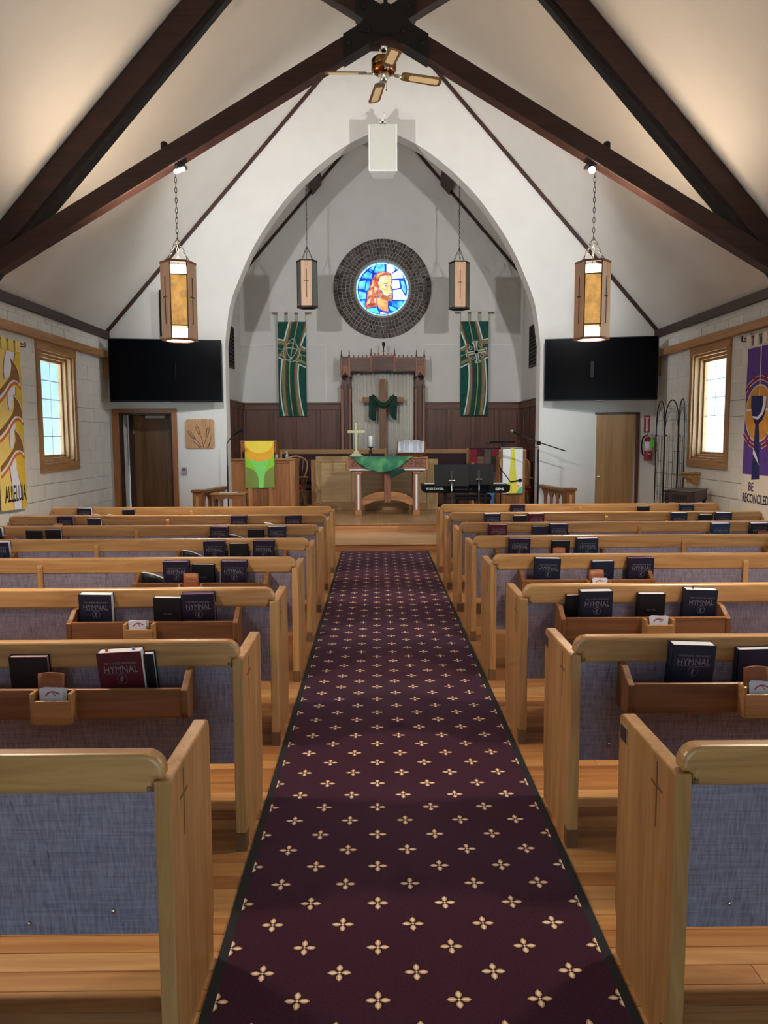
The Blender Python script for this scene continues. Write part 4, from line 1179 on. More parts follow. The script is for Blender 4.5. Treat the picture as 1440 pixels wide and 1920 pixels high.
# ================================================================== CHANCEL FURNITURE
# wooden canopy (reredos) with the curtain behind the cross
t = thing('canopy', 'carved dark wood canopy with spires framing the grey curtain', 'canopy', (.02, 15.33, ZP))
zz = lambda z: z - ZP
for s in (-1, 1):
    c0 = s * .72
    MB().box(c0 - .085, -.03, 0, c0 + .085, .0, zz(2.80)).build('side_panel', 'walnut_z', t)
    for e_ in (-1, 1):
        px_ = c0 + e_ * .075
        MB().box(px_ - .026, -.10, 0, px_ + .026, -.02, zz(2.55)).build('post', 'redwood_z', t, bevel=.006)
        MB().box(px_ - .03, -.11, zz(2.55), px_ + .03, -.02, zz(2.62)).build('post_block', 'walnut_z', t, bevel=.006)
        MB().box(px_ - .022, -.30, zz(2.76), px_ + .022, -.02, zz(3.13)).build('canopy_post', 'redwood_z', t, bevel=.005)
        MB().lathe([(.022, 0), (.02, .02), (.012, .05), (.008, .12), (.002, .14)], 8, (px_, -.27, zz(3.13))).build('spire', 'walnut_z', t)
    MB().box(c0 - .09, -.28, zz(2.98), c0 + .09, -.02, zz(3.12)).box(c0 - .09, -.28, zz(3.12), c0 + .09, -.02, zz(3.135)).build('corner_board', 'walnut_x', t, bevel=.004)
    arch_ = [(c0 - .055, zz(2.98)), (c0 + .055, zz(2.98)), (c0 + .055, zz(2.79)), (c0 + .02, zz(2.81)), (c0, zz(2.86)), (c0 - .02, zz(2.81)), (c0 - .055, zz(2.79))]
    MB().prism(arch_, -.27, -.25).build('pointed_apron', 'redwood_z', t)
    # side boards of the canopy front
    x0, x1 = s * .62, s * .235
    lo = smooth_path([(x0, zz(2.855)), (x0 * .8 + x1 * .2, zz(2.872)), (x0 * .6 + x1 * .4, zz(2.855)), (x0 * .4 + x1 * .6, zz(2.872)), (x0 * .2 + x1 * .8, zz(2.858)), (x1, zz(2.87))], 4)
    MB().prism([(x0, zz(3.11)), (x1, zz(3.11))] + [tuple(p) for p in lo[::-1]], -.29, -.265).build('front_board', 'walnut_x', t, bevel=.003)
    MB().box(x0, -.30, zz(3.095), x1, -.26, zz(3.125)).build('cornice', 'redwood_x', t, bevel=.004)
    for i in range(4):
        xx = x0 + (x1 - x0) * (i + .75) / 4.6
        MB().lathe([(.010, 0), (.006, .015), (.012, .03), (.004, .045)], 8, (xx, -.28, zz(3.125))).build('finial', 'walnut_z', t)
    MB().box(s * .225 - .022, -.315, zz(2.85), s * .225 + .022, -.25, zz(3.16)).build('canopy_post', 'redwood_z', t, bevel=.005)
    MB().lathe([(.022, 0), (.02, .02), (.012, .05), (.008, .12), (.002, .14)], 8, (s * .225, -.285, zz(3.16))).build('spire', 'walnut_z', t)
    for i in range(2):
        MB().lathe([(.010, 0), (.006, .015), (.012, .03), (.004, .045)], 8, (s * (.155 - .07 * i), -.28, zz(3.165))).build('finial', 'walnut_z', t)
lo = smooth_path([(-.205, zz(2.86)), (-.12, zz(2.88)), (0, zz(2.865)), (.12, zz(2.88)), (.205, zz(2.86))], 5)
MB().prism([(.205, zz(3.15)), (-.205, zz(3.15))] + [tuple(p) for p in lo], -.295, -.27).build('front_board', 'walnut_x', t, bevel=.003)
MB().box(-.205, -.305, zz(3.135), .205, -.26, zz(3.165)).build('cornice', 'redwood_x', t, bevel=.004)
MB().box(-.8, -.27, zz(3.06), .8, 0, zz(3.08)).build('canopy_roof', 'walnut_x', t)
sl = thing('sanctuary_lamp', 'small dark sanctuary lamp standing on the canopy', 'lamp', (.035, 15.07, 3.166))
MB().lathe([(.03, 0), (.03, .01), (.008, .02), (.008, .08)], 12).build('base', 'walnut_z', sl)
MB().box(-.035, -.008, .07, .035, .008, .08).build('cross_arm', 'walnut_x', sl)
MB().lathe([(.008, .08), (.012, .15), (.03, .2), (.032, .23), (.02, .25), (.004, .255)], 14).build('shade', 'black_iron', sl)

def pleat(u, v):
    x = -.6 + 1.2 * u
    return (x, .020 * math.sin(u * 2 * PI * 15 + .9 * math.sin(u * 17)) + .006 * math.sin(u * 2 * PI * 31), 2.86 * (1 - v) + (.42 if v > 0 else 0) * v - .0)
tag(MB().grid(pleat, 240, 1, (0, .006, 0)).build('curtain', 'curtain', None, (.02, 15.27, 0)), 'pleated grey curtain hanging behind the wooden cross', 'curtain')

t = thing('wooden_cross', 'tall plain wooden cross before the grey curtain', 'cross', (.02, 15.12, 0))
MB().box(-.062, -.03, ZP + .9, .062, .03, 2.72).build('upright', 'rack_z', t, bevel=.006)
MB().box(-.405, -.033, 2.268, .405, .027, 2.372).build('crossbar', 'rack_x', t, bevel=.006)
MB().box(-.12, -.05, ZP, .12, .05, ZP + .9).build('foot_block', 'walnut_z', t, bevel=.006)
t = thing('green_scarf', 'dark green scarf draped over the arms of the wooden cross', 'scarf', (.02, 15.07, 0))
sw = [(-.215, 2.37), (-.16, 2.35), (-.10, 2.275), (-.04, 2.225), (.03, 2.215), (.10, 2.26), (.16, 2.34), (.215, 2.37)]
swp = smooth_path(sw, 5)
def sfn(u, v):
    i = min(int(u * (len(swp) - 1)), len(swp) - 2); f_ = u * (len(swp) - 1) - i
    x = swp[i][0] * (1 - f_) + swp[i + 1][0] * f_; z = swp[i][1] * (1 - f_) + swp[i + 1][1] * f_
    w_ = .10 + .02 * math.sin(u * PI)
    return (x, -.03 + .012 * math.cos(v * 9), z + (v - .5) * w_)
MB().grid(sfn, 40, 8, (0, .006, 0)).build('swag', 'scarf', t)
for x0, x1, zb0, zb1 in ((-.27, -.13, 1.99, 1.93), (.13, .27, 2.05, 1.93)):
    MB().grid(lambda u, v: (x0 + (x1 - x0) * u + .006 * math.sin(v * 5), -.012 - .012 * math.cos(u * 10), 2.39 + ((zb0 * (1 - u) + zb1 * u - .03 * math.sin(u * PI)) - 2.39) * v), 14, 10, (0, .006, 0)).build('tail', 'scarf', t)
    MB().box(x0 + .01, -.04, 2.376, x1 - .01, .036, 2.388).build('fold', 'scarf', t, bevel=.004)

# benches against the end wall
def bench(x0, x1, label, group):
    t = thing('bench', label, 'bench', ((x0 + x1) / 2, 14.93, ZP), group=group)
    w = (x1 - x0) / 2
    MB().box(-w, 0, 1.035, w, .05, 1.12).build('top_rail', 'casing_x', t, bevel=.006)
    MB().box(-w + .02, .005, .50, w - .02, .045, 1.04).build('back_cushion', 'bench_fabric', t, bevel=.01)
    MB().box(-w + .02, -.38, .38, w - .02, .02, .46).build('seat_cushion', 'bench_fabric', t, bevel=.02)
    MB().box(-w + .02, -.38, .08, w - .02, .02, .36).build('bench_box', 'walnut_x', t)
    for s in (-1, 1):
        MB().box(s * w - s * .04, -.02, 0, s * w, .07, 1.14).build('end_post', 'casing_z', t, bevel=.005)
        MB().box(s * w - s * .04, -.4, 0, s * w, .02, .62).build('end_panel', 'walnut_z', t, bevel=.006)
bench(-2.0, .085, 'upholstered bench along the end wall, left of the wooden cross', 'clergy benches')
bench(.27, 1.665, 'upholstered bench along the end wall, right of the wooden cross', 'clergy benches')

# blond panelled screen behind the table
t = thing('panelled_screen', 'blond wood panelled front standing behind the communion table', 'screen', (-.1, 14.40, ZP))
MB().box(-1.12, 0, .05, .93, .03, .98).build('core', 'blond_x', t)
MB().box(-1.14, -.03, .90, .95, .10, 1.0).build('top_rail', 'blond_x', t, bevel=.008)
MB().box(-1.12, -.03, 0, .93, .0, .13).build('base_rail', 'casing_x', t, bevel=.005)
MB().box(.93, -.035, 0, 1.13, .09, .945).build('end_panel', 'blond_z', t, bevel=.006)
MB().box(.97, -.042, .1, 1.09, -.03, .86).build('end_inset', 'blond_z', t, bevel=.005)
MB().box(-1.23, -.02, 0, -1.12, .09, .94).build('end_panel', 'casing_z', t, bevel=.006)
for x in (-1.10, -.42, .17, .80): MB().box(x - .045, -.03, .13, x + .045, .0, .90).build('stile', 'blond_z', t, bevel=.004)
for a, b in ((-1.10, -.42), (-.42, .17), (.17, .80)): MB().box(a + .06, -.016, .15, b - .06, 0, .88).build('panel', 'blond_x', t, bevel=.012)

# communion table
TX = .075; TY = 13.3
t = thing('communion_table', 'redwood communion table lettered on its apron, white inlaid legs', 'table', (TX, TY, ZP))
MB().box(-.70, -.05, .985, .70, .55, 1.012).build('table_top', 'fir_x', t, bevel=.006)
ap = MB().box(-.66, -.03, .80, .66, .0, .985).build('front_apron', 'redwood_x', t, bevel=.004)
MB().box(-.655, .50, .80, .655, .53, .985).build('rear_apron', 'redwood_x', t)
for s in (-1, 1):
    MB().box(s * .66, -.045, .79, s * .70, .55, 1.0).build('end_bracket', 'fir_z', t, bevel=.006)
MB().box(-.65, -.036, .785, .65, -.0, .812).build('white_inlay', 'white_inlay', t)
MB().box(-.62, -.02, .76, .62, .5, .785).build('under_rail', 'walnut_x', t)
for s in (-1, 1):
    for yy in (-.02, .42):
        lg = MB().box(s * .50 - .055, yy, .09, s * .50 + .055, yy + .11, .765).build('leg', 'redwood_z', t, bevel=.005)
        MB().box(s * .50 - .06, yy - .012, 0, s * .50 + .06, yy + .122, .095).build('leg_foot', 'fir_x', lg, bevel=.005)
        MB().box(s * .50 - .062, yy - .006, .735, s * .50 + .062, yy + .116, .765).build('leg_head', 'fir_x', lg, bevel=.004)
        if yy < 0: MB().box(s * .50 - .016, yy - .004, .105, s * .50 + .016, yy + .01, .715).build('leg_inlay', 'white_inlay', lg)
MB().box(-.055, .01, .23, .055, .07, .765).build('centre_post', 'redwood_z', t, bevel=.005)
ar = [(-.445, .30), (-.3, .37), (-.15, .41), (0, .42), (.15, .41), (.3, .37), (.445, .30)]
MB().prism([tuple(p) for p in smooth_path(ar, 4)] + [(.445, .17), (.40, .185), (.2, .26), (0, .265), (-.2, .26), (-.40, .185), (-.445, .17)], .025, .06).build('arched_stretcher', 'fir_x', t, bevel=.003)
text('lettering', 'IN REMEMBRANCE OF ME', 1.22, .105, 'lettering', ap, (0, -.031, .897), depth=.0015)

cl = thing('altar_cloth', 'green shaded cloth spread over the communion table front', 'cloth', (TX - .075, TY - .055, ZP + 1.014))
def drop(u): return .255 * max(0, math.sin(PI * min(1, u * 1.0))) ** .75
def cfn(u, v):
    x = -.565 + 1.085 * u; d_ = drop(u)
    fold = .014 * math.sin(u * 19 + v * 2.2) * v + .010 * math.sin(u * 33 - v * 3) * v
    return (x * (1 - .10 * v), -.012 - .018 * math.sin(PI * u) * v + fold, -d_ * v + .002)
MB().grid(cfn, 48, 14, (0, .004, 0)).build('front_fall', 'altar_green', cl)
MB().grid(lambda u, v: (-.565 + 1.085 * u, -.010 + (.16 + .2 * math.sin(PI * u)) * v, .003 + .003 * math.sin(u * 25) * math.sin(v * 7)), 30, 6, (0, 0, .003)).build('top_spread', 'altar_green', cl)
MB().grid(lambda u, v: (.10 + .26 * u + .02 * v, -.02 + .012 * math.sin(u * 9), -.2 - (.16 - .11 * u) * v), 10, 6, (0, .004, 0)).build('hanging_corner', 'scarf', cl)

bc = thing('altar_cross', 'small brass cross on stepped base, left on the communion table', 'cross', (-.46, TY + .12, ZP + 1.021))
MB().box(-.115, -.05, 0, .115, .05, .02).box(-.08, -.04, .02, .08, .04, .05).box(-.045, -.03, .05, .045, .03, .10).build('stepped_base', 'bright_brass', bc, bevel=.003)
MB().box(-.02, -.010, .10, .02, .010, .58).build('upright', 'bright_brass', bc, bevel=.002)
MB().box(-.148, -.0105, .405, .148, .0105, .45).build('crossbar', 'bright_brass', bc, bevel=.002)
cd = thing('candle', 'white pillar candle in dark turned holder on the communion table', 'candle', (-.21, TY + .1, ZP + 1.021))
MB().lathe([(.035, 0), (.035, .01), (.014, .03), (.028, .07), (.03, .095), (.014, .12), (.02, .14), (.052, .155), (.052, .165)], 18).build('holder', 'black_iron', cd)
MB().lathe([(.037, .165), (.037, .355), (.03, .36)], 20).build('wax', 'candle_wax', cd)
MB().lathe([(.002, .36), (.002, .372)], 6).build('wick', 'black_iron', cd)
bb = thing('open_book', 'large open bible on slanted wooden stand on the communion table', 'book', (.49, TY + .16, ZP + 1.021), (0, 0, RAD(-6)))
MB().box(-.2, -.10, 0, .2, .12, .02).prism([(-.06, .02), (.10, .02), (.10, .20)], -.15, .15, 'yz').build('stand_base', 'rack_x', bb)
MS = Matrix.Translation((0, -.10, .04)) @ Matrix.Rotation(RAD(48), 4, 'X')
MB().box(-.25, 0, -.02, .25, .31, 0, MS).box(-.25, -.02, -.02, .25, .0, .05, MS).build('book_rest', 'rack_x', bb, bevel=.006)
for s in (-1, 1):
    MB().grid(lambda u, v: (s * .225 * u, .01 + .285 * v, .012 + .035 * math.sin(PI * min(1, u * 1.25 + .05)) * (1 - .45 * u)), 12, 2, (0, 0, -.011), MS).build('page_block', 'paper', bb)
    for q in range(2):
        m = MB()
        for i in range(17): m.box(s * (.035 + q * .09), .03 + i * .0145, .0445 - .014 * q - .004 * 0, s * (.11 + q * .085), .034 + i * .0145, .0452 - .014 * q, MS)
        m.build('print_column', 'grey_plastic', bb)

# pulpit
PX = -1.975; PY = 12.78
t = thing('pulpit', 'wooden pulpit with slanted reading desk, left of the table', 'pulpit', (PX, PY, ZP))
MB().box(-.52, .01, .0, .52, .05, .995).build('front_board', 'pulpit_z', t)
for x, w_ in ((-.505, .05), (.475, .09)): MB().box(x - w_ / 2, -.01, 0, x + w_ / 2, .06, 1.0).build('corner_post', 'fir_z', t, bevel=.005)
MB().box(-.53, -.02, .975, .53, .10, 1.012).build('top_moulding', 'pulpit_x', t, bevel=.008)
MB().box(-.50, .0, .935, .44, .02, .975).build('frieze', 'pulpit_x', t, bevel=.004)
for s in (-1, 1): MB().box(s * .53, .03, 0, s * .49, .55, 1.0).build('side_board', 'pulpit_z', t, bevel=.004)
MB().box(-.5, .06, .78, .5, .55, .80).build('inner_shelf', 'pulpit_x', t)
for x in (-.225, .12): MB().box(x - .035, -.015, 0, x + .035, .012, .94).build('front_stile', 'fir_z', t, bevel=.004)
MB().box(-.18, .0, .02, .075, .012, .93).build('front_panel', 'rack_z', t)
MB().box(-.2, .1, .98, .2, .36, 1.12).build('desk_riser', 'pulpit_x', t)
dk = Matrix.Translation((0, .0, 1.30)) @ Matrix.Rotation(RAD(-16), 4, 'X')
MB().box(-.38, -.01, -.02, .225, .44, .005, dk).build('desk_top', 'pulpit_x', t, bevel=.006)
MB().box(-.37, 0, 1.11, .215, .025, 1.285).build('desk_front', 'pulpit_x', t, bevel=.006)
for xx in (-.37, .195): MB().prism([(.02, 1.0), (.02, 1.28), (.42, 1.165), (.42, 1.0)], xx, xx + .02, 'yz').build('desk_side', 'pulpit_z', t)
pa = thing('pulpit_cloth', 'yellow, orange and green cloth hanging on the pulpit front', 'cloth', (PX - .06, PY - .022, ZP))
WX = .24
def cx(px_, py_):        # zoom of the photograph -> local
    return ((px_ - 752) / 306 * .48, zz(1.551) - (py_ - 205) / 486 * .77)
MB().box(-WX, -.004, zz(.782), WX, .004, zz(1.552)).box(-WX, -.004, zz(1.545), WX, .25, zz(1.556), None).build('ground_cloth', 'olive_green', pa)
def app(poly, mat, lift, nm='applique'):
    MB().prism(poly, -.0045 - lift, -.003, 'xz').build(nm, mat, pa)
app([cx(600, 350), cx(680, 395), cx(752, 410), cx(830, 395), cx(904, 350), cx(908, 460), cx(850, 495), cx(815, 530), cx(800, 580), cx(752, 690), cx(738, 580), cx(715, 530), cx(680, 500), cx(608, 470)], 'leaf_green', .0005)
app([cx(650, 400), cx(752, 412), cx(860, 390), cx(825, 460), cx(810, 520), cx(795, 590), cx(790, 690), cx(745, 690), cx(737, 590), cx(715, 520), cx(690, 460)], 'mint_green', .001)
app([cx(599, 205), cx(905, 205)] + [cx(752 + 153 * math.cos(a), 340 + 75 * math.sin(a)) for a in [PI * i / 12 for i in range(13)]], 'sun_orange', .0015)
app([cx(605, 205), cx(899, 205)] + [cx(752 + 143 * math.cos(a), 225 + 105 * math.sin(a)) for a in [PI * i / 12 for i in range(13)]], 'sun_yellow', .002)

def pump(loc, mat, label):
    o = thing('pump_bottle', label, 'bottle', loc)
    MB().lathe([(.022, 0), (.024, .01), (.024, .055), (.012, .07), (.01, .078)], 14).build('body', mat, o)
    MB().lathe([(.011, .078), (.011, .088), (.004, .09), (.004, .108)], 10).box(-.02, -.005, .104, .006, .005, .112).build('pump', 'white_paint', o)
pump((-1.77, PY + .05, 1.264), 'bottle_clear', 'small clear pump bottle on the pulpit beside the cloth')
pump((-1.59, PY + .05, 1.264), 'bottle_green', 'small green pump bottle on the pulpit corner')
tag(MB().prism([(-.012, 0), (.012, 0), (.010, .11), (-.010, .11)], -.02, .02).build('wood_block', 'casing_z', None, (-1.685, PY + .06, 1.264), bevel=.003), 'small upright wood block between the pump bottles', 'block')

# windsor arm chairs
def windsor(loc, rotz, label, cushion):
    t = thing('windsor_chair', label, 'chair', loc, (0, 0, rotz), 'windsor arm chairs')
    MB().prism([(.25 * math.cos(2 * PI * k / 20), .23 * math.sin(2 * PI * k / 20)) for k in range(20)], .41, .445, 'xy').build('seat', 'rack_x', t, bevel=.012)
    if cushion: MB().prism([(.22 * math.cos(2 * PI * k / 20), .20 * math.sin(2 * PI * k / 20)) for k in range(20)], .445, .50, 'xy').build('seat_cushion', 'red_cushion', t, bevel=.02)
    for sx_ in (-1, 1):
        for sy_ in (-1, 1):
            MB().tube([(sx_ * .15, sy_ * .14, .42), (sx_ * .175, sy_ * .17, .30), (sx_ * .185, sy_ * .18, .24), (sx_ * .22, sy_ * .22, .0)], [.014, .022, .014, .012], 8).build('leg', 'rack_z', t)
    MB().tube([(-.18, 0, .19), (.18, 0, .19)], .010, 6).tube([(-.19, -.18, .19), (-.19, .18, .19)], .010, 6).tube([(.19, -.18, .19), (.19, .18, .19)], .010, 6).build('stretcher', 'rack_x', t)
    armp = [(.29, -.20, .64), (.29, -.05, .645), (.27, .12, .65), (.17, .24, .66), (0, .27, .665), (-.17, .24, .66), (-.27, .12, .65), (-.29, -.05, .645), (-.29, -.20, .64)]
    MB().tube(smooth_path(armp, 4), .02, 8, flat=.7).build('arm_rail', 'casing_x', t)
    bow = [(.19, .23, .66), (.22, .27, .82), (.19, .31, .96), (0, .34, 1.03), (-.19, .31, .96), (-.22, .27, .82), (-.19, .23, .66)]
    MB().tube(smooth_path(bow, 5), .016, 8).build('back_bow', 'casing_z', t)
    sp = MB().lathe([(.007, 0), (.007, 1)], 6)
    for i in range(5):
        x = -.13 + .065 * i
        MB().tube([(x * .9, .19, .43), (x, .255, .66), (x * 1.1, .325, 1.01 - abs(x) * .35)], .0065, 6).build('spindle', 'rack_z', t)
    for s in (-1, 1):
        for yv in (-.16, -.06, .05): MB().tube([(s * .22, yv, .43), (s * .285, yv, .64)], .0075, 6).build('arm_spindle', 'rack_z', t)
    return t
windsor((-1.63, 13.74, ZP), RAD(200), 'windsor arm chair half hidden behind the pulpit', True)
windsor((2.38, 13.36, ZP), RAD(155), 'windsor arm chair with red cushion behind the microphone stand', True)
tag(MB().lathe([(.055, 0), (.06, .12), (.055, .13)], 16).box(-.004, -.06, .13, .004, .06, .135).build('small_basket', 'blond_z', None, (-1.345, 14.0, ZP)), 'small pale wooden tub on the platform beside the screen', 'tub')

# quilt over a bench at the right
t = thing('choir_bench', 'wooden bench under the patchwork quilt at the right chancel wall', 'bench', (2.13, 14.25, ZP))
MB().box(-.53, 0, .02, .53, .04, 1.13).build('back_board', 'casing_x', t, bevel=.005)
MB().box(-.53, -.38, .38, .53, .02, .43).build('seat', 'casing_x', t, bevel=.006)
for s in (-1, 1): MB().box(s * .53, -.4, 0, s * .49, .06, .9).build('end_panel', 'casing_z', t, bevel=.006)
t = thing('quilt', 'red, green and tan patchwork quilt hung over the bench behind the lectern', 'quilt', (2.13, 14.232, 0))
MB().box(-.52, -.008, .70, .52, .0, 1.40).box(-.52, -.012, 1.383, .52, .085, 1.398).build('backing', 'quilt_plum', t)
rq = random.Random(5)
pats = ['r', 'm', 'g', 'r', 't', 'm', 'y', 't', 'p']
for j in range(5):
    for i in range(8):
        q = QUILT[[0, 1, 2, 0, 3, 5, 2, 3][(i + 3 * j) % 8] if rq.random() < .75 else rq.randrange(6)]
        MB().box(-.515 + i * .1288, -.016, 1.38 - (j + 1) * .135, -.515 + (i + 1) * .1288 - .006, -.007, 1.38 - j * .135 - .006).build('patch', q, t, bevel=.003, seg=1)

# lectern
t = thing('lectern', 'slim wooden lectern right of the keyboard', 'lectern', (2.105, 12.62, ZP))
MB().box(-.2, 0, 0, .2, .34, 1.02).build('body', 'fir_z', t)
for x in (-.19, .19): MB().box(x - .02, -.012, 0, x + .02, .35, 1.05).build('corner_post', 'fir_z', t, bevel=.004)
MB().box(-.10, -.008, .05, .12, .004, .42).build('front_panel', 'rack_z', t)
dk = Matrix.Translation((0, -.03, 1.15)) @ Matrix.Rotation(RAD(-14), 4, 'X')
MB().box(-.225, 0, -.02, .225, .42, .0, dk).build('desk_top', 'fir_x', t, bevel=.006)
for s in (-1, 1): MB().box(s * .225, -.03, 1.01, s * .165, .02, 1.14).build('desk_ear', 'redwood_z', t, bevel=.006)
MB().box(-.2, -.02, 1.02, .2, .3, 1.07).build('desk_riser', 'fir_x', t)
pa2 = thing('lectern_cloth', 'white cloth with a yellow beam hanging on the lectern', 'cloth', (2.105, 12.62 - .04, ZP))
pa = pa2
MB().box(-.163, -.004, zz(.683), .163, .004, zz(1.424)).box(-.163, -.004, zz(1.412), .163, .2, zz(1.426)).build('ground_cloth', 'cloth_white', pa2)
def c2(px_, py_): return ((px_ - 390) / 278 * .326, zz(1.422) - (py_ - 385) / 645 * .739)
app([c2(365, 386), c2(412, 386), c2(425, 600), c2(450, 850), c2(470, 1028), c2(330, 1028), c2(330, 870), c2(355, 620)], 'lemon', .0006)
app([c2(395, 900), c2(440, 890), c2(480, 940), c2(440, 1028), c2(380, 1028)], 'sun_yellow', .001)
app([c2(440, 1028), c2(480, 960), c2(527, 920), c2(527, 1028)], 'seagreen', .0012)
app([c2(450, 900), c2(490, 920), c2(470, 960)], 'peach', .0015)
app([c2(254, 890), c2(300, 900), c2(330, 950), c2(310, 1010), c2(254, 1025)], 'periwinkle', .0012)

# keyboard on its stand
t = thing('keyboard', 'black stage keyboard on a stand, seen from behind', 'keyboard', (1.21, 11.42, ZS1))
kz = .905 - ZS1
MB().prism([(-.66, kz), (.66, kz - .008), (.655, kz - .10), (.60, kz - .13), (-.60, kz - .122), (-.65, kz - .09)], 0, .33).build('case', 'black_plastic', t, bevel=.01)
MB().box(-.6, .17, kz - .004, .6, .325, kz + .006).build('keys', 'white_paint', t)
text('lettering', 'KURZWEIL', .26, .034, 'letter_white', t, (-.455, -.002, kz - .062), depth=.001, bold=.03)
text('lettering', 'SP6', .13, .042, 'letter_white', t, (.50, -.002, kz - .07), depth=.001, bold=.03)
MB().box(-.17, -.003, kz - .074, -.03, 0, kz - .067).box(-.02, -.003, kz - .074, .03, 0, kz - .067).box(.05, -.003, kz - .074, .09, 0, kz - .067).build('rear_jacks', 'grey_plastic', t)
for s in (-1, 1):
    MB().box(s * .30 - .02, .04, 0, s * .30 + .02, .08, kz - .13).box(s * .30 - .02, -.12, 0, s * .30 + .02, .40, .035).box(s * .30 - .02, .03, kz - .16, s * .30 + .02, .33, kz - .125).build('stand_leg', 'black_iron', t, bevel=.004)
MB().box(-.32, .05, kz - .22, .32, .075, kz - .19).build('stand_bar', 'black_iron', t)
t = thing('piano_stool', 'dark padded stool behind the keyboard', 'stool', (1.37, 11.92, ZS1))
MB().box(-.28, -.17, .53, .28, .10, .62).build('cushion', 'navy_cover', t, bevel=.03)
for s in (-1, 1):
    for q in (-.1, .06): MB().box(s * .24 - .018, q - .018, 0, s * .24 + .018, q + .018, .53).build('leg', 'black_iron', t)
def music_stand(x, y, w, h, z, rot, label):
    t = thing('music_stand', label, 'music stand', (x, y, ZS1), (0, 0, rot), 'black music stands')
    Md = Matrix.Translation((0, .02, z - ZS1)) @ Matrix.Rotation(RAD(-14), 4, 'X')
    MB().prism(round_rect(-w / 2, 0, w / 2, h, .015, 3), -.003, .003, 'xz', Md).build('desk', 'black_plastic', t)
    MB().box(-w / 2, .0, 0, w / 2, .05, .006, Md).build('desk_lip', 'black_plastic', t)
    MB().box(-.018, -.016, .05, .018, 0, .22, Md).build('spine', 'black_iron', t)
    MB().tube([(-.03, -.01, z - ZS1 + .08), (.03, -.01, z - ZS1 + .08)], .008, 8).sphere((-.035, -.01, z - ZS1 + .08), .012, 8, 6).sphere((.035, -.01, z - ZS1 + .08), .012, 8, 6).build('knob', 'chrome', t)
    MB().lathe([(.009, .55), (.009, z - ZS1 + .06)], 10).build('inner_tube', 'chrome', t)
    MB().lathe([(.013, .02), (.013, .72)], 10).build('outer_tube', 'black_iron', t)
    for k in range(3):
        a = PI / 2 + 2 * PI * k / 3
        MB().tube([(0, 0, .10), (.24 * math.cos(a), .24 * math.sin(a), .010)], .009, 6).build('foot', 'black_iron', t)
music_stand(.975, 11.15, .50, .315, .90, RAD(2), 'black music stand with wide desk, left in front of the keyboard')
music_stand(1.375, 11.20, .42, .30, .915, RAD(-4), 'black music stand with narrower desk, right in front of the keyboard')
t = thing('tote_bag', 'small blue and white bag on the platform behind the keyboard', 'bag', (1.70, 12.38, ZP))
MB().grid(lambda u, v: ((.09 + .012 * math.sin(v * 9)) * math.cos(2 * PI * u), .06 * math.sin(2 * PI * u), .56 * v), 16, 6).build('body', 'blue_bag', t)
MB().tube(smooth_path([(-.05, 0, .55), (-.03, 0, .64), (.03, 0, .64), (.05, 0, .55)], 4), .006, 6).build('handle', 'white_paint', t)

# microphone stands
def mic(t, p, d, head='black_iron', r=.024):
    d = Vector(d).normalized(); Mq = Matrix.Translation(p) @ d.to_track_quat('Z', 'Y').to_matrix().to_4x4()
    MB().lathe([(.010, 0), (.014, .10), (.018, .13)], 10, M=Mq).build('mic_body', 'black_plastic', t)
    MB().sphere((0, 0, .15), r, 12, 8, Mq).build('mic_head', head, t)
t = thing('microphone_stand', 'black microphone stand with long boom before the right jamb', 'microphone stand', (2.40, 12.02, ZS1))
MB().lathe([(.013, .05), (.013, 1.30)], 10).build('pole', 'black_iron', t)
for k in range(3):
    a = 2 * PI * k / 3 + PI / 3
    MB().tube([(0, 0, .12), (.26 * math.cos(a), .26 * math.sin(a), .010)], .010, 6).build('foot', 'black_iron', t)
MB().tube([(-.31, 0, 1.535), (.02, 0, 1.405), (.43, 0, 1.272)], .009, 8).build('boom', 'black_iron', t)
MB().box(-.025, -.02, 1.37, .035, .02, 1.43).build('clutch', 'black_plastic', t, bevel=.005)
mic(t, (-.29, -.0, 1.52), (-.7, -.2, .35), 'chrome', .026)
MB().tube(smooth_path([(-.30, 0, 1.52), (-.2, -.02, 1.42), (-.05, -.02, 1.33), (.0, -.02, 1.30), (.01, -.02, .8), (.02, -.02, .1)], 6), .004, 5).build('cable', 'black_plastic', t)
t = thing('microphone_stand', 'short black microphone stand with drooping boom before the lectern', 'microphone stand', (1.81, 11.95, ZS1))
MB().lathe([(.013, .05), (.013, 1.02)], 10).build('pole', 'black_iron', t)
for k in range(3):
    a = 2 * PI * k / 3 + 1.2
    MB().tube([(0, 0, .12), (.18 * math.cos(a), .18 * math.sin(a), .010)], .010, 6).build('foot', 'black_iron', t)
MB().tube([(-.09, -.02, 1.18), (0, -.02, 1.0), (.15, -.02, .80)], .008, 8).build('boom', 'black_iron', t)
mic(t, (.15, -.02, .80), (1, -.1, .18), 'black_plastic', .03)
t = thing('microphone_stand', 'gooseneck microphone stand beside the pulpit at the left jamb', 'microphone stand', (-2.47, 12.27, ZP))
MB().lathe([(.09, 0), (.09, .015), (.02, .03), (.012, .05), (.012, .92)], 16).build('pole', 'black_iron', t)
MB().tube(smooth_path([(0, 0, .92), (0, 0, 1.2), (.01, 0, 1.28), (.10, 0, 1.39)], 6), .008, 8).build('gooseneck', 'black_iron', t)
mic(t, (.10, 0, 1.39), (.8, -.1, .5), 'black_plastic', .03)
t = thing('music_stand', 'thin black music desk standing behind the lectern', 'music stand', (2.03, 13.16, ZP))
MB().box(-.24, -.01, 1.245, .24, .02, 1.262, Matrix.Rotation(RAD(-2), 4, 'Y')).prism([(-.22, 1.25), (.22, 1.25), (.22, 1.28), (-.22, 1.28)], .02, .03).build('desk', 'black_plastic', t)
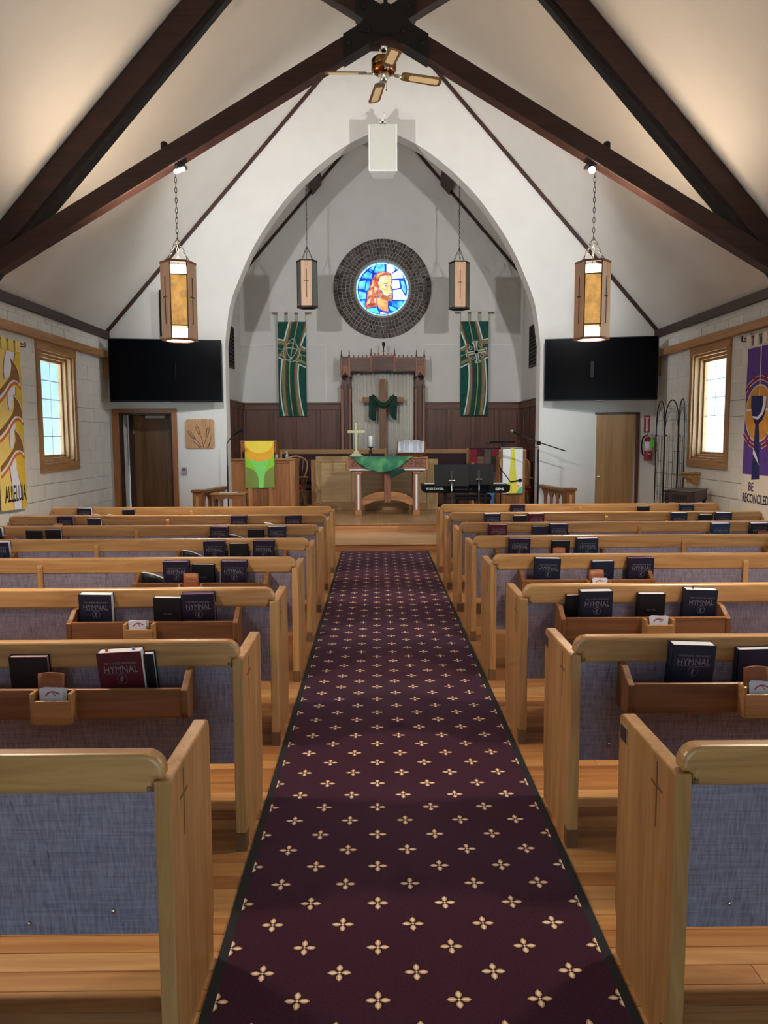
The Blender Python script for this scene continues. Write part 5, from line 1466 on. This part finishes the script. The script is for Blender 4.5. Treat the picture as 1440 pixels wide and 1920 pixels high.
MB().lathe([(.012, .02), (.012, 1.24)], 10).build('pole', 'black_iron', t)
for k in range(3):
    a = 2 * PI * k / 3
    MB().tube([(0, 0, .1), (.1 * math.cos(a), .1 * math.sin(a), .01)], .009, 6).build('foot', 'black_iron', t)

# communion rails
def rail(s, label):
    t = thing('communion_rail', label, 'railing', (0, 0, ZS1), group='communion rails')
    A = Vector((s * 2.70, 11.2, 0)); B = Vector((s * 2.53, 12.37, 0))
    p = MB().box(A.x - .065, A.y - .065, 0, A.x + .065, A.y + .065, .72).build('newel_post', 'rack_z', t, bevel=.006)
    MB().box(A.x - .085, A.y - .085, .715, A.x + .085, A.y + .085, .755).build('newel_cap', 'rack_x', p, bevel=.008)
    MB().box(A.x - .02, A.y - .07, .04, A.x + .02, A.y - .062, .66).build('newel_flute', 'oak_z', p)
    ang = math.atan2(B.y - A.y, B.x - A.x); L_ = (B - A).length
    M = Matrix.Translation(A) @ Matrix.Rotation(ang, 4, 'Z')
    MB().box(.06, -.05, .685, L_, .05, .735, M).build('top_rail', 'rack_y', t, bevel=.01)
    nb = 4
    for i in range(nb):
        xx = .22 + i * (L_ - .3) / (nb - .5)
        MB().box(xx - .045, -.012, .02, xx + .045, .012, .64, M).build('baluster', 'redwood_z', t, bevel=.003)
        MB().prism([(xx - .14, .69), (xx + .14, .69), (xx + .14, .65), (xx + .09, .63), (xx + .045, .56), (xx - .045, .56), (xx - .09, .63), (xx - .14, .65)], -.010, .010, 'xz', M).build('arched_apron', 'rack_y', t)
    MB().box(.06, -.03, 0, L_, .03, .03, M).build('bottom_rail', 'rack_y', t, bevel=.004)
rail(-1, 'brown wooden communion rail with arched gaps, left of the pulpit'); rail(1, 'brown wooden communion rail with arched gaps, right of the lectern')

t = thing('side_table', 'small carved wooden table before the left communion rail', 'table', (-2.315, 11.62, ZS1))
MB().box(-.27, -.2, .655, .25, .2, .68).build('table_top', 'casing_x', t, bevel=.006)
MB().prism([(-.25, .655), (.22, .655), (.22, .56), (.17, .60), (.08, .585), (0, .61), (-.1, .585), (-.19, .60), (-.25, .56)], -.185, -.165).build('carved_apron', 'rack_x', t, bevel=.003)
for s in (-1, 1):
    for q in (-1, 1): MB().tube([(s * .225, q * .165, .65), (s * .235, q * .17, .45), (s * .225, q * .165, .25), (s * .24, q * .175, 0)], [.024, .018, .024, .014], 8).build('leg', 'rack_z', t)
tag(MB().box(-.13, -.08, 0, .13, .08, .004).build('sheet_of_paper', 'paper', None, (-2.33, 11.58, ZS1 + .682), (0, 0, .2)), 'white paper sheet lying on the small carved table', 'paper')

# ================================================================== HANGINGS AND WALL THINGS
def ribbon_banner(name, label, X0, flip):
    """green tab-hung banner; coordinates from a 823x1920 study of the cloth"""
    t = thing(name, label, 'banner', (X0, 15.30, 2.02), group='green chancel banners')
    kx, kz_ = .0011, .001127
    q = (lambda x, y: ((x - 390) * kx, (1870 - y) * kz_))
    cloth = MB().box(-.272, -.003, 0, .272, .003, 1.82).build('cloth', 'banner_green', t)
    MB().lathe([(.011, -.385), (.011, .385)], 8, M=Matrix.Translation((0, .006, 1.985)) @ Matrix.Rotation(RAD(90), 4, 'Y')).build('rod', 'redwood_x', t)
    for x in (-.20, -.005, .195): MB().box(x - .065, -.008, 1.815, x + .065, .02, 2.0).build('hanging_tab', 'cloth_offwhite', t, bevel=.004)
    MB().tube([(-.12, .01, 2.0), (0, .01, 2.09), (.12, .01, 2.0)], .002, 5).build('cord', 'cable_white', t)
    return t, cloth, q
def clipx(p): return (max(-.271, min(.271, p[0])), max(.001, min(1.819, p[1])))
def ribb(par, q, pts, w, mat, lift):
    P_ = smooth_path([q(*p) for p in pts], 5)
    L_ = []; R_ = []
    for i, p in enumerate(P_):
        a = Vector(P_[max(i - 1, 0)]); b = Vector(P_[min(i + 1, len(P_) - 1)]); d_ = (b - a).normalized(); nv = Vector((-d_.y, d_.x)) * w / 2
        L_.append(clipx((p[0] + nv.x, p[1] + nv.y))); R_.append(clipx((p[0] - nv.x, p[1] - nv.y)))
    m = MB(); n_ = len(P_); v = [(x, y_, z) for y_ in (-.0032 - lift, -.0025) for (x, z) in L_ + R_]
    f = []
    for i in range(n_ - 1):
        f.append((i, i + 1, n_ + i + 1, n_ + i)); f.append((2 * n_ + i, 3 * n_ + i, 3 * n_ + i + 1, 2 * n_ + i + 1))
        f.append((i, 2 * n_ + i, 2 * n_ + i + 1, i + 1)); f.append((n_ + i, n_ + i + 1, 3 * n_ + i + 1, 3 * n_ + i))
    m.add(v, f); m.build('applique', mat, par)
def vest(t, cloth, q, mir):
    X = (lambda x: 790 - x) if mir else (lambda x: x)
    def rb(pts, w, mat, lift): ribb(cloth, q, [(X(x), y) for x, y in pts], w, mat, lift)
    # horizontal arm first, then the upright over it
    rb([(140, 600), (260, 612), (400, 650), (520, 690), (645, 745)], .085, 'banner_tan', .0006)
    rb([(140, 548), (262, 575)], .022, 'banner_white', .001); rb([(545, 670), (645, 718)], .022, 'banner_white', .001)
    rb([(140, 690), (300, 705), (450, 750), (645, 820)], .09, 'banner_green', .0008)
    rb([(140, 715), (300, 735), (450, 780), (645, 850)], .018, 'banner_gold', .0012)
    rb([(140, 820), (300, 835), (480, 900), (645, 975)], .055, 'banner_tan', .0008)
    rb([(150, 866), (225, 892)], .022, 'banner_white', .001); rb([(500, 975), (645, 1042)], .022, 'banner_white', .001)
    rb([(375, 255), (300, 520), (262, 760), (245, 1000), (235, 1300), (250, 1600), (285, 1868)], .062, 'banner_tan', .0014)
    rb([(405, 255), (340, 520), (300, 760), (278, 1000), (268, 1300), (282, 1600), (315, 1868)], .02, 'banner_brown', .0016)
    rb([(440, 255), (385, 520), (345, 760), (320, 1000), (305, 1300), (325, 1600), (355, 1868)], .075, 'banner_green', .0015)
    rb([(500, 255), (445, 500), (385, 760), (345, 1000), (340, 1300), (360, 1600), (395, 1868)], .020, 'banner_gold', .0018)
    rb([(560, 255), (500, 500), (430, 760), (395, 1000), (385, 1300), (400, 1600), (440, 1868)], .07, 'banner_green', .0015)
    rb([(640, 255), (570, 500), (490, 760), (440, 1000), (430, 1300), (450, 1600), (490, 1868)], .022, 'banner_brown', .0016)
    rb([(660, 290), (600, 480), (520, 760), (465, 1000), (458, 1300), (480, 1600), (530, 1868)], .055, 'banner_tan', .0014)
    rb([(350, 255), (300, 420), (258, 570)], .027, 'banner_white', .0022); rb([(215, 890), (190, 1150), (180, 1400), (195, 1640), (235, 1868)], .027, 'banner_white', .0022)
    rb([(640, 430), (590, 560), (545, 665)], .027, 'banner_white', .0022); rb([(505, 975), (490, 1150), (498, 1380), (530, 1640), (580, 1868)], .027, 'banner_white', .0022)
t, cloth, q = ribbon_banner('wall_banner', 'green and tan banner with white knotted trinity sign, left of the canopy', -1.745, False)
vest(t, cloth, q, False)
kn = MB()
def ktube(pts): kn.tube([(q(*p)[0], -.008, q(*p)[1]) for p in pts], .0085, 6, flat=.4)
ktube([(380 + 145 * math.cos(a), 775 + 160 * math.sin(a)) for a in [2 * PI * k / 28 for k in range(29)]])
for rot in (RAD(8), RAD(8) + 2 * PI / 3, RAD(8) + 4 * PI / 3):
    pts = []
    for k in range(25):
        tt = -1 + 2 * k / 24
        # a pointed vesica lobe reaching outwards
        yy_ = 60 - 125 + tt * 165
        pts.append((95 * (1 - tt * tt), -yy_ - 0))
    lobe = [(x, y) for x, y in pts] + [(-x, y) for x, y in reversed(pts)]
    for half in (pts, [(-x, y) for x, y in pts]):
        ktube([(380 + (x * math.cos(rot) - (-y) * math.sin(rot) * 1.0), 775 + (x * math.sin(rot) + (-y) * math.cos(rot)) * 1.05) for x, y in half])
kn.build('trinity_knot', 'banner_white', cloth)
t, cloth, q = ribbon_banner('wall_banner', 'green and tan banner with white outlined crosses, right of the canopy', 1.81, True)
vest(t, cloth, q, True)
def outline_cross(c, L_, w, bar, rot, mw, nm):
    Mr = Matrix.Translation((q(*c)[0], 0, q(*c)[1])) @ Matrix.Rotation(rot, 4, 'Y')
    m = MB(); g2 = MB()
    for k in range(4):
        R4 = Mr @ Matrix.Rotation(PI / 2 * k, 4, 'Y')
        m.box(-w, -.0085, w, -w + mw, -.006, L_, R4).box(w - mw, -.0085, w, w, -.006, L_, R4)
        if bar:
            m.box(-bar, -.0085, L_, -w + mw, -.006, L_ + mw, R4).box(w - mw, -.0085, L_, bar, -.006, L_ + mw, R4)
            m.box(-bar, -.0085, L_, -bar + mw, -.006, L_ + .045, R4).box(bar - mw, -.0085, L_, bar, -.006, L_ + .045, R4)
            m.box(-bar, -.0085, L_ + .045 - mw, bar, -.006, L_ + .045, R4)
            g2.box(-bar + mw, -.0078, L_ + mw, bar - mw, -.006, L_ + .045 - mw, R4)
        else:
            m.box(-w, -.0085, L_ - mw, w, -.006, L_, R4)
        g2.box(-w + mw, -.0075, -w, w - mw, -.006, L_, R4)
    m.build(nm, 'banner_white', cloth); g2.build('cross_fill', 'banner_tan' if bar else 'banner_brown', cloth)
outline_cross((425, 780), .165, .030, .065, RAD(-10), .014, 'large_cross')
for c in ((320, 712), (485, 665), (520, 845), (362, 885)): outline_cross(c, .036, .015, 0, RAD(-10), .008, 'small_cross')

# trumpet banner on the left wall (outline points are metres along the wall and up)
BX = -XW + .05
t = thing('wall_banner', 'yellow banner with three trumpets lettered ALLELUIA on the left wall', 'banner', (BX, 0, 0))
YZ = lambda pts: [(max(8.645, min(9.275, a)), b) for a, b in pts]
cloth = MB().prism([(8.64, .80), (9.28, .78), (9.28, 2.62), (8.64, 2.62)], -.004, 0, 'yz').build('cloth', 'yellow_cloth', t)
for yv in (8.70, 8.87, 9.04, 9.21): MB().box(-.012, yv - .06, 2.61, .012, yv + .06, 2.745).build('hanging_tab', 'yellow_cloth', t, bevel=.004)
MB().lathe([(.010, 8.58), (.010, 9.36)], 8, M=Matrix.Translation((0, 0, 2.725)) @ Matrix.Rotation(RAD(-90), 4, 'X')).build('rod', 'trumpet_gold', t)
MB().tube(smooth_path([(-.045, 9.36, 2.70), (.02, 9.36, 2.69), (.03, 9.36, 2.71), (.028, 9.36, 2.75)], 4), .008, 6).build('wall_hook', 'bronze', t)
def wall_app(pts, mat, lift, s=1, par=None, ribbon=None):
    m = MB()
    a, b = s * (.0005), s * (.0012 + lift)
    if ribbon: m.strip([(max(8.66, min(9.27, p[0])), p[1]) for p in smooth_path(pts, 4)] if s > 0 else smooth_path(pts, 4), ribbon, a, b, 'yz')
    else: m.prism(YZ(pts) if s > 0 else pts, a, b, 'yz')
    m.build('applique', mat, par)
wall_app([(9.164, 2.61), (9.27, 2.61), (9.27, .79), (9.125, .79), (9.098, 1.182), (9.042, 1.474), (9.12, 2.2)], 'deep_yellow', .0003, 1, cloth)
ROBE = [[(8.935, 2.60), (9.128, 2.60), (9.107, 2.533), (9.034, 2.424), (8.987, 2.33), (8.862, 2.276), (8.849, 2.375), (8.873, 2.488)],
        [(8.909, 2.167), (9.11, 2.213), (9.101, 2.132), (9.014, 2.014), (8.981, 1.933), (8.943, 1.92), (8.907, 2.032)],
        [(8.954, 1.796), (9.078, 1.809), (9.071, 1.74), (9.023, 1.648), (8.984, 1.51), (8.921, 1.499), (8.911, 1.625)],
        [(8.879, 1.33), (9.021, 1.394), (9.043, 1.254), (9.104, 1.111), (9.139, .967), (9.119, .785), (8.943, .79), (8.93, 1.017), (8.9, 1.191)]]
for P_ in ROBE:
    cxm = sum(p[0] for p in P_) / len(P_); czm = sum(p[1] for p in P_) / len(P_)
    wall_app([(cxm + (a - cxm) * 1.16, czm + (b - czm) * 1.0) for a, b in P_], 'robe_purple', .0006, 1, cloth)
    wall_app(P_, 'robe_white', .0010, 1, cloth)
T0 = [(9.009, 2.535), (9.137, 2.467), (9.215, 2.371), (9.233, 2.25), (9.142, 2.284), (9.043, 2.283), (8.966, 2.244), (8.837, 2.151), (8.737, 2.09), (8.65, 2.045), (8.65, 2.11), (8.744, 2.157), (8.869, 2.231), (8.985, 2.307), (9.044, 2.402), (9.035, 2.481)]
O0 = [(8.66, 1.99), (8.73, 2.024), (8.854, 2.097), (8.972, 2.193), (9.076, 2.245), (9.176, 2.241), (9.246, 2.187)]
W0 = [(8.66, 2.03), (8.734, 2.063), (8.846, 2.13), (8.964, 2.227), (9.067, 2.273), (9.167, 2.275), (9.237, 2.221)]
for dy_, dz_ in ((0, 0), (.024, -.415), (.012, -.81)):
    mv = lambda L_: [(a + dy_, b + dz_) for a, b in L_]
    wall_app(mv(O0), 'orange_cloth', .0014, 1, cloth, .034); wall_app(mv(W0), 'robe_white', .0018, 1, cloth, .026); wall_app(mv(T0), 'trumpet_gold', .0022, 1, cloth)
    wall_app(mv([(9.009, 2.535), (9.137, 2.467), (9.215, 2.371), (9.233, 2.25)]), 'cream_cloth', .0026, 1, cloth, .012)
link('lettering', text_mesh('ALLELUIA', .53, .19, .001, bold=.012), 'letter_black', cloth, (.002, 8.995, .978), (0, 0, RAD(90)))

# chalice banner on the right wall
BX = XW - .05
t = thing('wall_banner', 'violet banner with navy chalice lettered BE RECONCILED on the right wall', 'banner', (BX, 0, 0))
cloth = MB().prism([(8.60, .60), (9.305, .60), (9.295, 2.66), (8.60, 2.66)], 0, .004, 'yz').build('cloth', 'cream_cloth', t)
for yv in (8.66, 8.86, 9.06, 9.24): MB().box(-.012, yv - .055, 2.65, .012, yv + .055, 2.785).build('hanging_tab', 'cream_cloth', t, bevel=.004)
MB().lathe([(.010, 8.52), (.010, 9.37)], 8, M=Matrix.Translation((0, 0, 2.765)) @ Matrix.Rotation(RAD(-90), 4, 'X')).build('rod', 'redwood_y', t)
MB().tube(smooth_path([(.045, 9.37, 2.74), (-.02, 9.37, 2.73), (-.03, 9.37, 2.75), (-.028, 9.37, 2.80)], 4), .008, 6).build('wall_hook', 'black_iron', t)
CY = 8.945
wall_app([(8.62, 1.156), (9.285, 1.153), (9.262, 2.63), (8.64, 2.63)], 'violet_cloth', .0003, -1, cloth)
E_ = lambda ry, rz, n_=36: [(CY + ry * math.cos(2 * PI * k / n_), 1.865 + rz * math.sin(2 * PI * k / n_)) for k in range(n_)]
wall_app(E_(.325, .335), 'cream_cloth', .0006, -1, cloth); wall_app(E_(.31, .318), 'host_orange', .0009, -1, cloth)
wall_app([(CY, 2.63), (CY, 2.06)], 'cream_cloth', .0012, -1, cloth, .02); wall_app([(CY - .31, 1.905), (CY + .31, 1.908)], 'cream_cloth', .0012, -1, cloth, .028)
crown = [[(9.281, 2.129), (9.21, 2.191), (9.077, 2.248), (8.958, 2.275)], [(9.289, 1.628), (9.165, 1.531), (9.035, 1.484)]]
for c in crown:
    for mir in (0, 1):
        P_ = [((2 * CY - a) if mir else a, b) for a, b in c]
        P_ = [(max(8.63, a), b) for a, b in P_]
        wall_app(P_, 'cream_cloth', .0011, -1, cloth, .055); wall_app(P_, 'crimson_cloth', .0015, -1, cloth, .036)
for tri in ([(9.136, 2.353), (9.09, 2.25), (9.04, 2.263)], [(9.154, 1.41), (9.21, 1.55), (9.165, 1.53)], [(9.136, 1.64), (9.18, 1.545), (9.14, 1.52)], [(9.151, 2.098), (9.20, 2.19), (9.24, 2.16)]):
    for mir in (0, 1): wall_app([((2 * CY - a) if mir else a, b) for a, b in tri], 'crimson_cloth', .0016, -1, cloth)
wall_app([(9.136, 2.073), (8.775, 2.06), (8.768, 1.985), (8.793, 1.871), (8.844, 1.791), (8.936, 1.745), (8.914, 1.639), (8.868, 1.108), (9.055, 1.092), (9.033, 1.46), (9.008, 1.735), (9.089, 1.82), (9.13, 1.941)], 'navy_cloth', .0019, -1, cloth)
wall_app([(8.856, 2.059), (8.779, 2.057), (8.788, 1.951), (8.85, 1.849), (8.964, 1.793), (9.089, 1.82), (9.091, 1.838), (8.967, 1.829), (8.876, 1.885), (8.849, 1.977)], 'robe_white', .0022, -1, cloth)
wall_app([(9.033, 1.466), (8.952, 1.378), (8.882, 1.268), (9.0, 1.365), (9.04, 1.4)], 'robe_white', .0022, -1, cloth)
link('lettering', text_mesh('BE', .12, .105, .001, bold=.012), 'letter_navy', cloth, (-.002, 9.055, 1.012), (0, 0, RAD(-90)))
link('lettering', text_mesh('RECONCILED', .62, .11, .001, bold=.012), 'letter_navy', cloth, (-.002, 8.945, .875), (0, 0, RAD(-90)))

# wheat plaque and thermostat
t = thing('wheat_plaque', 'square wooden plaque carved with three wheat ears', 'plaque', (-2.916, YF, 1.669))
pq = MB().prism(round_rect(-.228, -.232, .228, .232, .045), -.025, -.002).build('board', 'plaque', t, bevel=.004)
def wq(x, y): return ((x - 560) / 860 * .456, (535 - y) / 870 * .464)
for p_, w_ in (([(655, 950), (650, 820), (610, 640), (575, 570)], .007), ([(655, 940), (690, 820), (745, 680)], .007), ([(600, 950), (530, 800), (430, 700)], .007)):
    MB().strip(smooth_path([wq(*p) for p in p_], 4), w_, -.0262, -.024).build('stalk', 'reveal_brown', pq)
for p_ in ([(560, 955), (500, 880), (400, 790), (305, 725)], [(785, 955), (840, 820), (890, 660), (945, 560)]):
    MB().strip(smooth_path([wq(*p) for p in p_], 4), [.016 * (1 - i / 13) + .002 for i in range(13)], -.0262, -.024).build('leaf', 'reveal_brown', pq)
for (hx, hy), ang in (((500, 430), 20), ((790, 500), -12), ((330, 590), 42)):
    for i in range(9):
        sd = -1 if i % 2 else 1
        u_ = (i - 4) * 32
        a = RAD(-ang)
        lx_, ly_ = sd * 28 * (1 - abs(i - 3) / 9), u_
        gx = hx + lx_ * math.cos(a) - ly_ * math.sin(a) * -1 * -1; gy = hy + lx_ * math.sin(a) * -1 * -1 + ly_ * math.cos(a)
        Mk = Matrix.Translation((wq(gx, gy)[0], 0, wq(gx, gy)[1])) @ Matrix.Rotation(RAD(-ang + sd * 22), 4, 'Y')
        MB().prism([(0, -.016), (.007, -.004), (.006, .006), (0, .018), (-.004, .004)], -.0264, -.024, 'xz', Mk).build('grain', 'reveal_brown', pq)
    for o_ in (-46, 46):
        a = RAD(-ang)
        pts = []
        for k in range(7):
            ly_ = 120 - k * 55; lx_ = o_ * math.sin(PI * min(1, (k + .6) / 6.5)) ** .7
            pts.append(wq(hx + lx_ * math.cos(a) - ly_ * math.sin(a), hy + lx_ * math.sin(a) + ly_ * math.cos(a)))
        MB().strip(smooth_path(pts, 3), .004, -.0262, -.024).build('awn', 'reveal_brown', pq)
t = thing('thermostat', 'small grey thermostat on the wall below the wheat plaque', 'thermostat', (-3.182, YF, 1.077))
MB().prism(round_rect(-.04, -.062, .04, .062, .012), -.03, 0).build('case', 'grey_plastic', t, bevel=.004)
MB().box(-.024, -.032, .008, .024, -.028, .042).build('display', 'dark_red', t)

# fire extinguisher and its sign
t = thing('extinguisher_sign', 'red arrow sign above the fire extinguisher', 'sign', (4.213, YF, 1.796))
sg = MB().box(-.046, -.006, -.135, .046, 0, .135).build('panel', 'sign_red', t)
MB().prism([(-.028, .09), (-.028, .115), (.028, .115), (.028, .09), (.017, .085), (.017, -.085), (.030, -.085), (0, -.125), (-.030, -.085), (-.017, -.085), (-.017, .085)], -.008, -.005).build('arrow', 'label_white', sg)
link('lettering', text_mesh('FIRE', .05, .016, .0005), 'sign_red', sg, (0, -.0088, .103))
link('lettering', text_mesh('EXTINGUISHER', .15, .018, .0005), 'sign_red', sg, (0, -.0088, 0), (0, RAD(90), 0))
t = thing('fire_extinguisher', 'red fire extinguisher with green tag beside the birch door', 'extinguisher', (4.215, YF - .085, 1.215))
MB().lathe([(.05, 0), (.058, .01), (.06, .03), (.06, .30), (.05, .34), (.022, .37), (.02, .385)], 20).build('cylinder', 'extinguisher_red', t)
MB().lathe([(.0606, .16), (.0606, .30)], 20).build('label_band', 'label_white', t)
MB().box(-.02, -.066, .10, .02, -.055, .115).build('white_diamond', 'label_white', t)
MB().box(-.02, -.02, .38, .02, .02, .42).box(-.02, -.01, .42, .10, .01, .432).box(-.02, -.01, .40, .085, .01, .408).build('valve_handle', 'chrome', t, bevel=.003)
MB().tube(smooth_path([(-.02, 0, .40), (-.08, 0, .37), (-.105, 0, .25), (-.09, 0, .12), (-.07, 0, .08)], 6), .011, 8).build('hose', 'black_plastic', t)
MB().box(-.012, -.072, .22, .055, -.068, .345, Matrix.Rotation(RAD(4), 4, 'Y')).build('inspection_tag', 'tag_green', t)
MB().box(-.025, .05, .2, .025, .085, .36).build('wall_bracket', 'black_iron', t)

# folding iron trellis by the right wall
pts = [(4.23, 12.02), (4.19, 11.56), (4.23, 11.13), (4.20, 10.82)]
t = thing('folding_trellis', 'three-panel black iron trellis with pointed arches by the right wall', 'trellis', (0, 0, 0))
for i in range(3):
    A = Vector(pts[i] + (0,)); B = Vector(pts[i + 1] + (0,)); wv = (B - A).length - .02
    ang = math.atan2(B.y - A.y, B.x - A.x)
    M = Matrix.Translation(A) @ Matrix.Rotation(ang, 4, 'Z') @ Matrix.Translation((.01, 0, 0))
    zt, zs_ = 2.13, 1.82
    left = [(0, 0, 0), (0, 0, zs_)] + [(wv / 2 * (1 - math.cos(PI / 2 * k / 6)) , 0, zs_ + (zt - zs_) * math.sin(PI / 2 * k / 6)) for k in range(1, 7)]
    MB().tube(left, .009, 6, M=M).tube([(wv - p[0], p[1], p[2]) for p in left], .009, 6, M=M).tube([(0, 0, .42), (wv, 0, .42)], .007, 6, M=M).tube([(0, 0, .03), (wv, 0, .03)], .007, 6, M=M).build('panel_frame', 'black_iron', t)
    sc = MB()
    for fr_ in (.22, .36, .64, .78): sc.tube([(wv * fr_, 0, .42), (wv * fr_, 0, 1.62)], .0028, 4, M=M)
    for j in range(7):
        z = .56 + j * .165
        if j % 2: sc.tube([(0, 0, z), (wv * .36, 0, z)], .003, 4, M=M).tube([(wv * .64, 0, z), (wv, 0, z)], .003, 4, M=M)
        else: sc.tube([(wv * .3, 0, z), (wv * .7, 0, z)], .003, 4, M=M)
    for f0, f1 in ((0, .75), (.25, 1.0), (0, .45), (.55, 1.0)):
        up = f0 == 0
        sc.tube([(wv * (f0 + (f1 - f0) * ((1 - math.cos(PI / 2 * k / 6)) if up else math.sin(PI / 2 * k / 6))), 0, 1.62 + .4 * (math.sin(PI / 2 * k / 6) if up else math.cos(PI / 2 * k / 6))) for k in range(7)], .003, 4, M=M)
    for k in range(3):
        sc.tube([(wv * k / 3, 0, .05), (wv * (k + .5) / 3, 0, .40), (wv * (k + 1) / 3, 0, .05)], .003, 4, M=M)
    sc.build('scrollwork', 'black_iron', t)
    MB().box(-.02, -.012, 1.60, .07, .0, 1.625, M).build('bracket', 'black_iron', t)

# corbel shelf on the right wall
t = thing('corbel_shelf', 'small wooden corbel shelf under the right window', 'shelf', (XW, 10.72, .95))
MB().box(-.20, -.12, .13, 0, .12, .155).build('shelf_board', 'casing_y', t, bevel=.004)
MB().prism([(0, 0), (-.10, 0), (-.115, .05), (-.16, .08), (-.18, .13), (0, .13)], -.10, .10).build('corbel', 'casing_y', t, bevel=.004)

# dark antique table near the right wall
t = thing('antique_table', 'dark antique table with carved apron before the right wall', 'table', (3.95, 10.08, 0), (0, 0, RAD(53)))
MB().box(-.33, -.20, .895, .30, .20, .915).build('table_top', 'antique', t, bevel=.006)
ap = MB().box(-.32, -.19, .76, .29, .19, .895).build('apron', 'antique', t, bevel=.006)
m = MB()
for i in range(5):
    a = [(-.324, -.07 + i * .035 + .02 * math.cos(2 * PI * k / 12), .827 + .03 * math.sin(2 * PI * k / 12)) for k in range(12)]
    m.tube(a, .004, 5, True)
m.build('carved_rings', 'black_iron', ap)
MB().box(-.327, .14, .785, -.315, .18, .885).build('carved_block', 'black_iron', ap, bevel=.003)
for sx_ in (-.29, .26):
    for sy_ in (-.16, .16): MB().lathe([(.015, 0), (.022, .03), (.014, .1), (.026, .3), (.014, .5), (.024, .70), (.02, .77)], 10, (sx_, sy_, 0)).build('leg', 'antique', t)

# white cable raceway on the end wall
for s, x0, x1, w_ in ((-1, -XC, -1.10, 'left'), (1, .80, XC, 'right')):
    t = thing('cable_raceway', 'thin white cable raceway on the end wall, %s of the canopy' % w_, 'raceway', (0, YB, 3.40), group='cable raceways')
    MB().box(x0, -.010, -.010, x1, -.001, .010).build('run', 'cable_white', t)
    xv = x1 if s < 0 else x0
    MB().box(xv - .010, -.010, 2.29 - 3.40, xv + .010, -.001, .0).build('drop', 'cable_white', t)
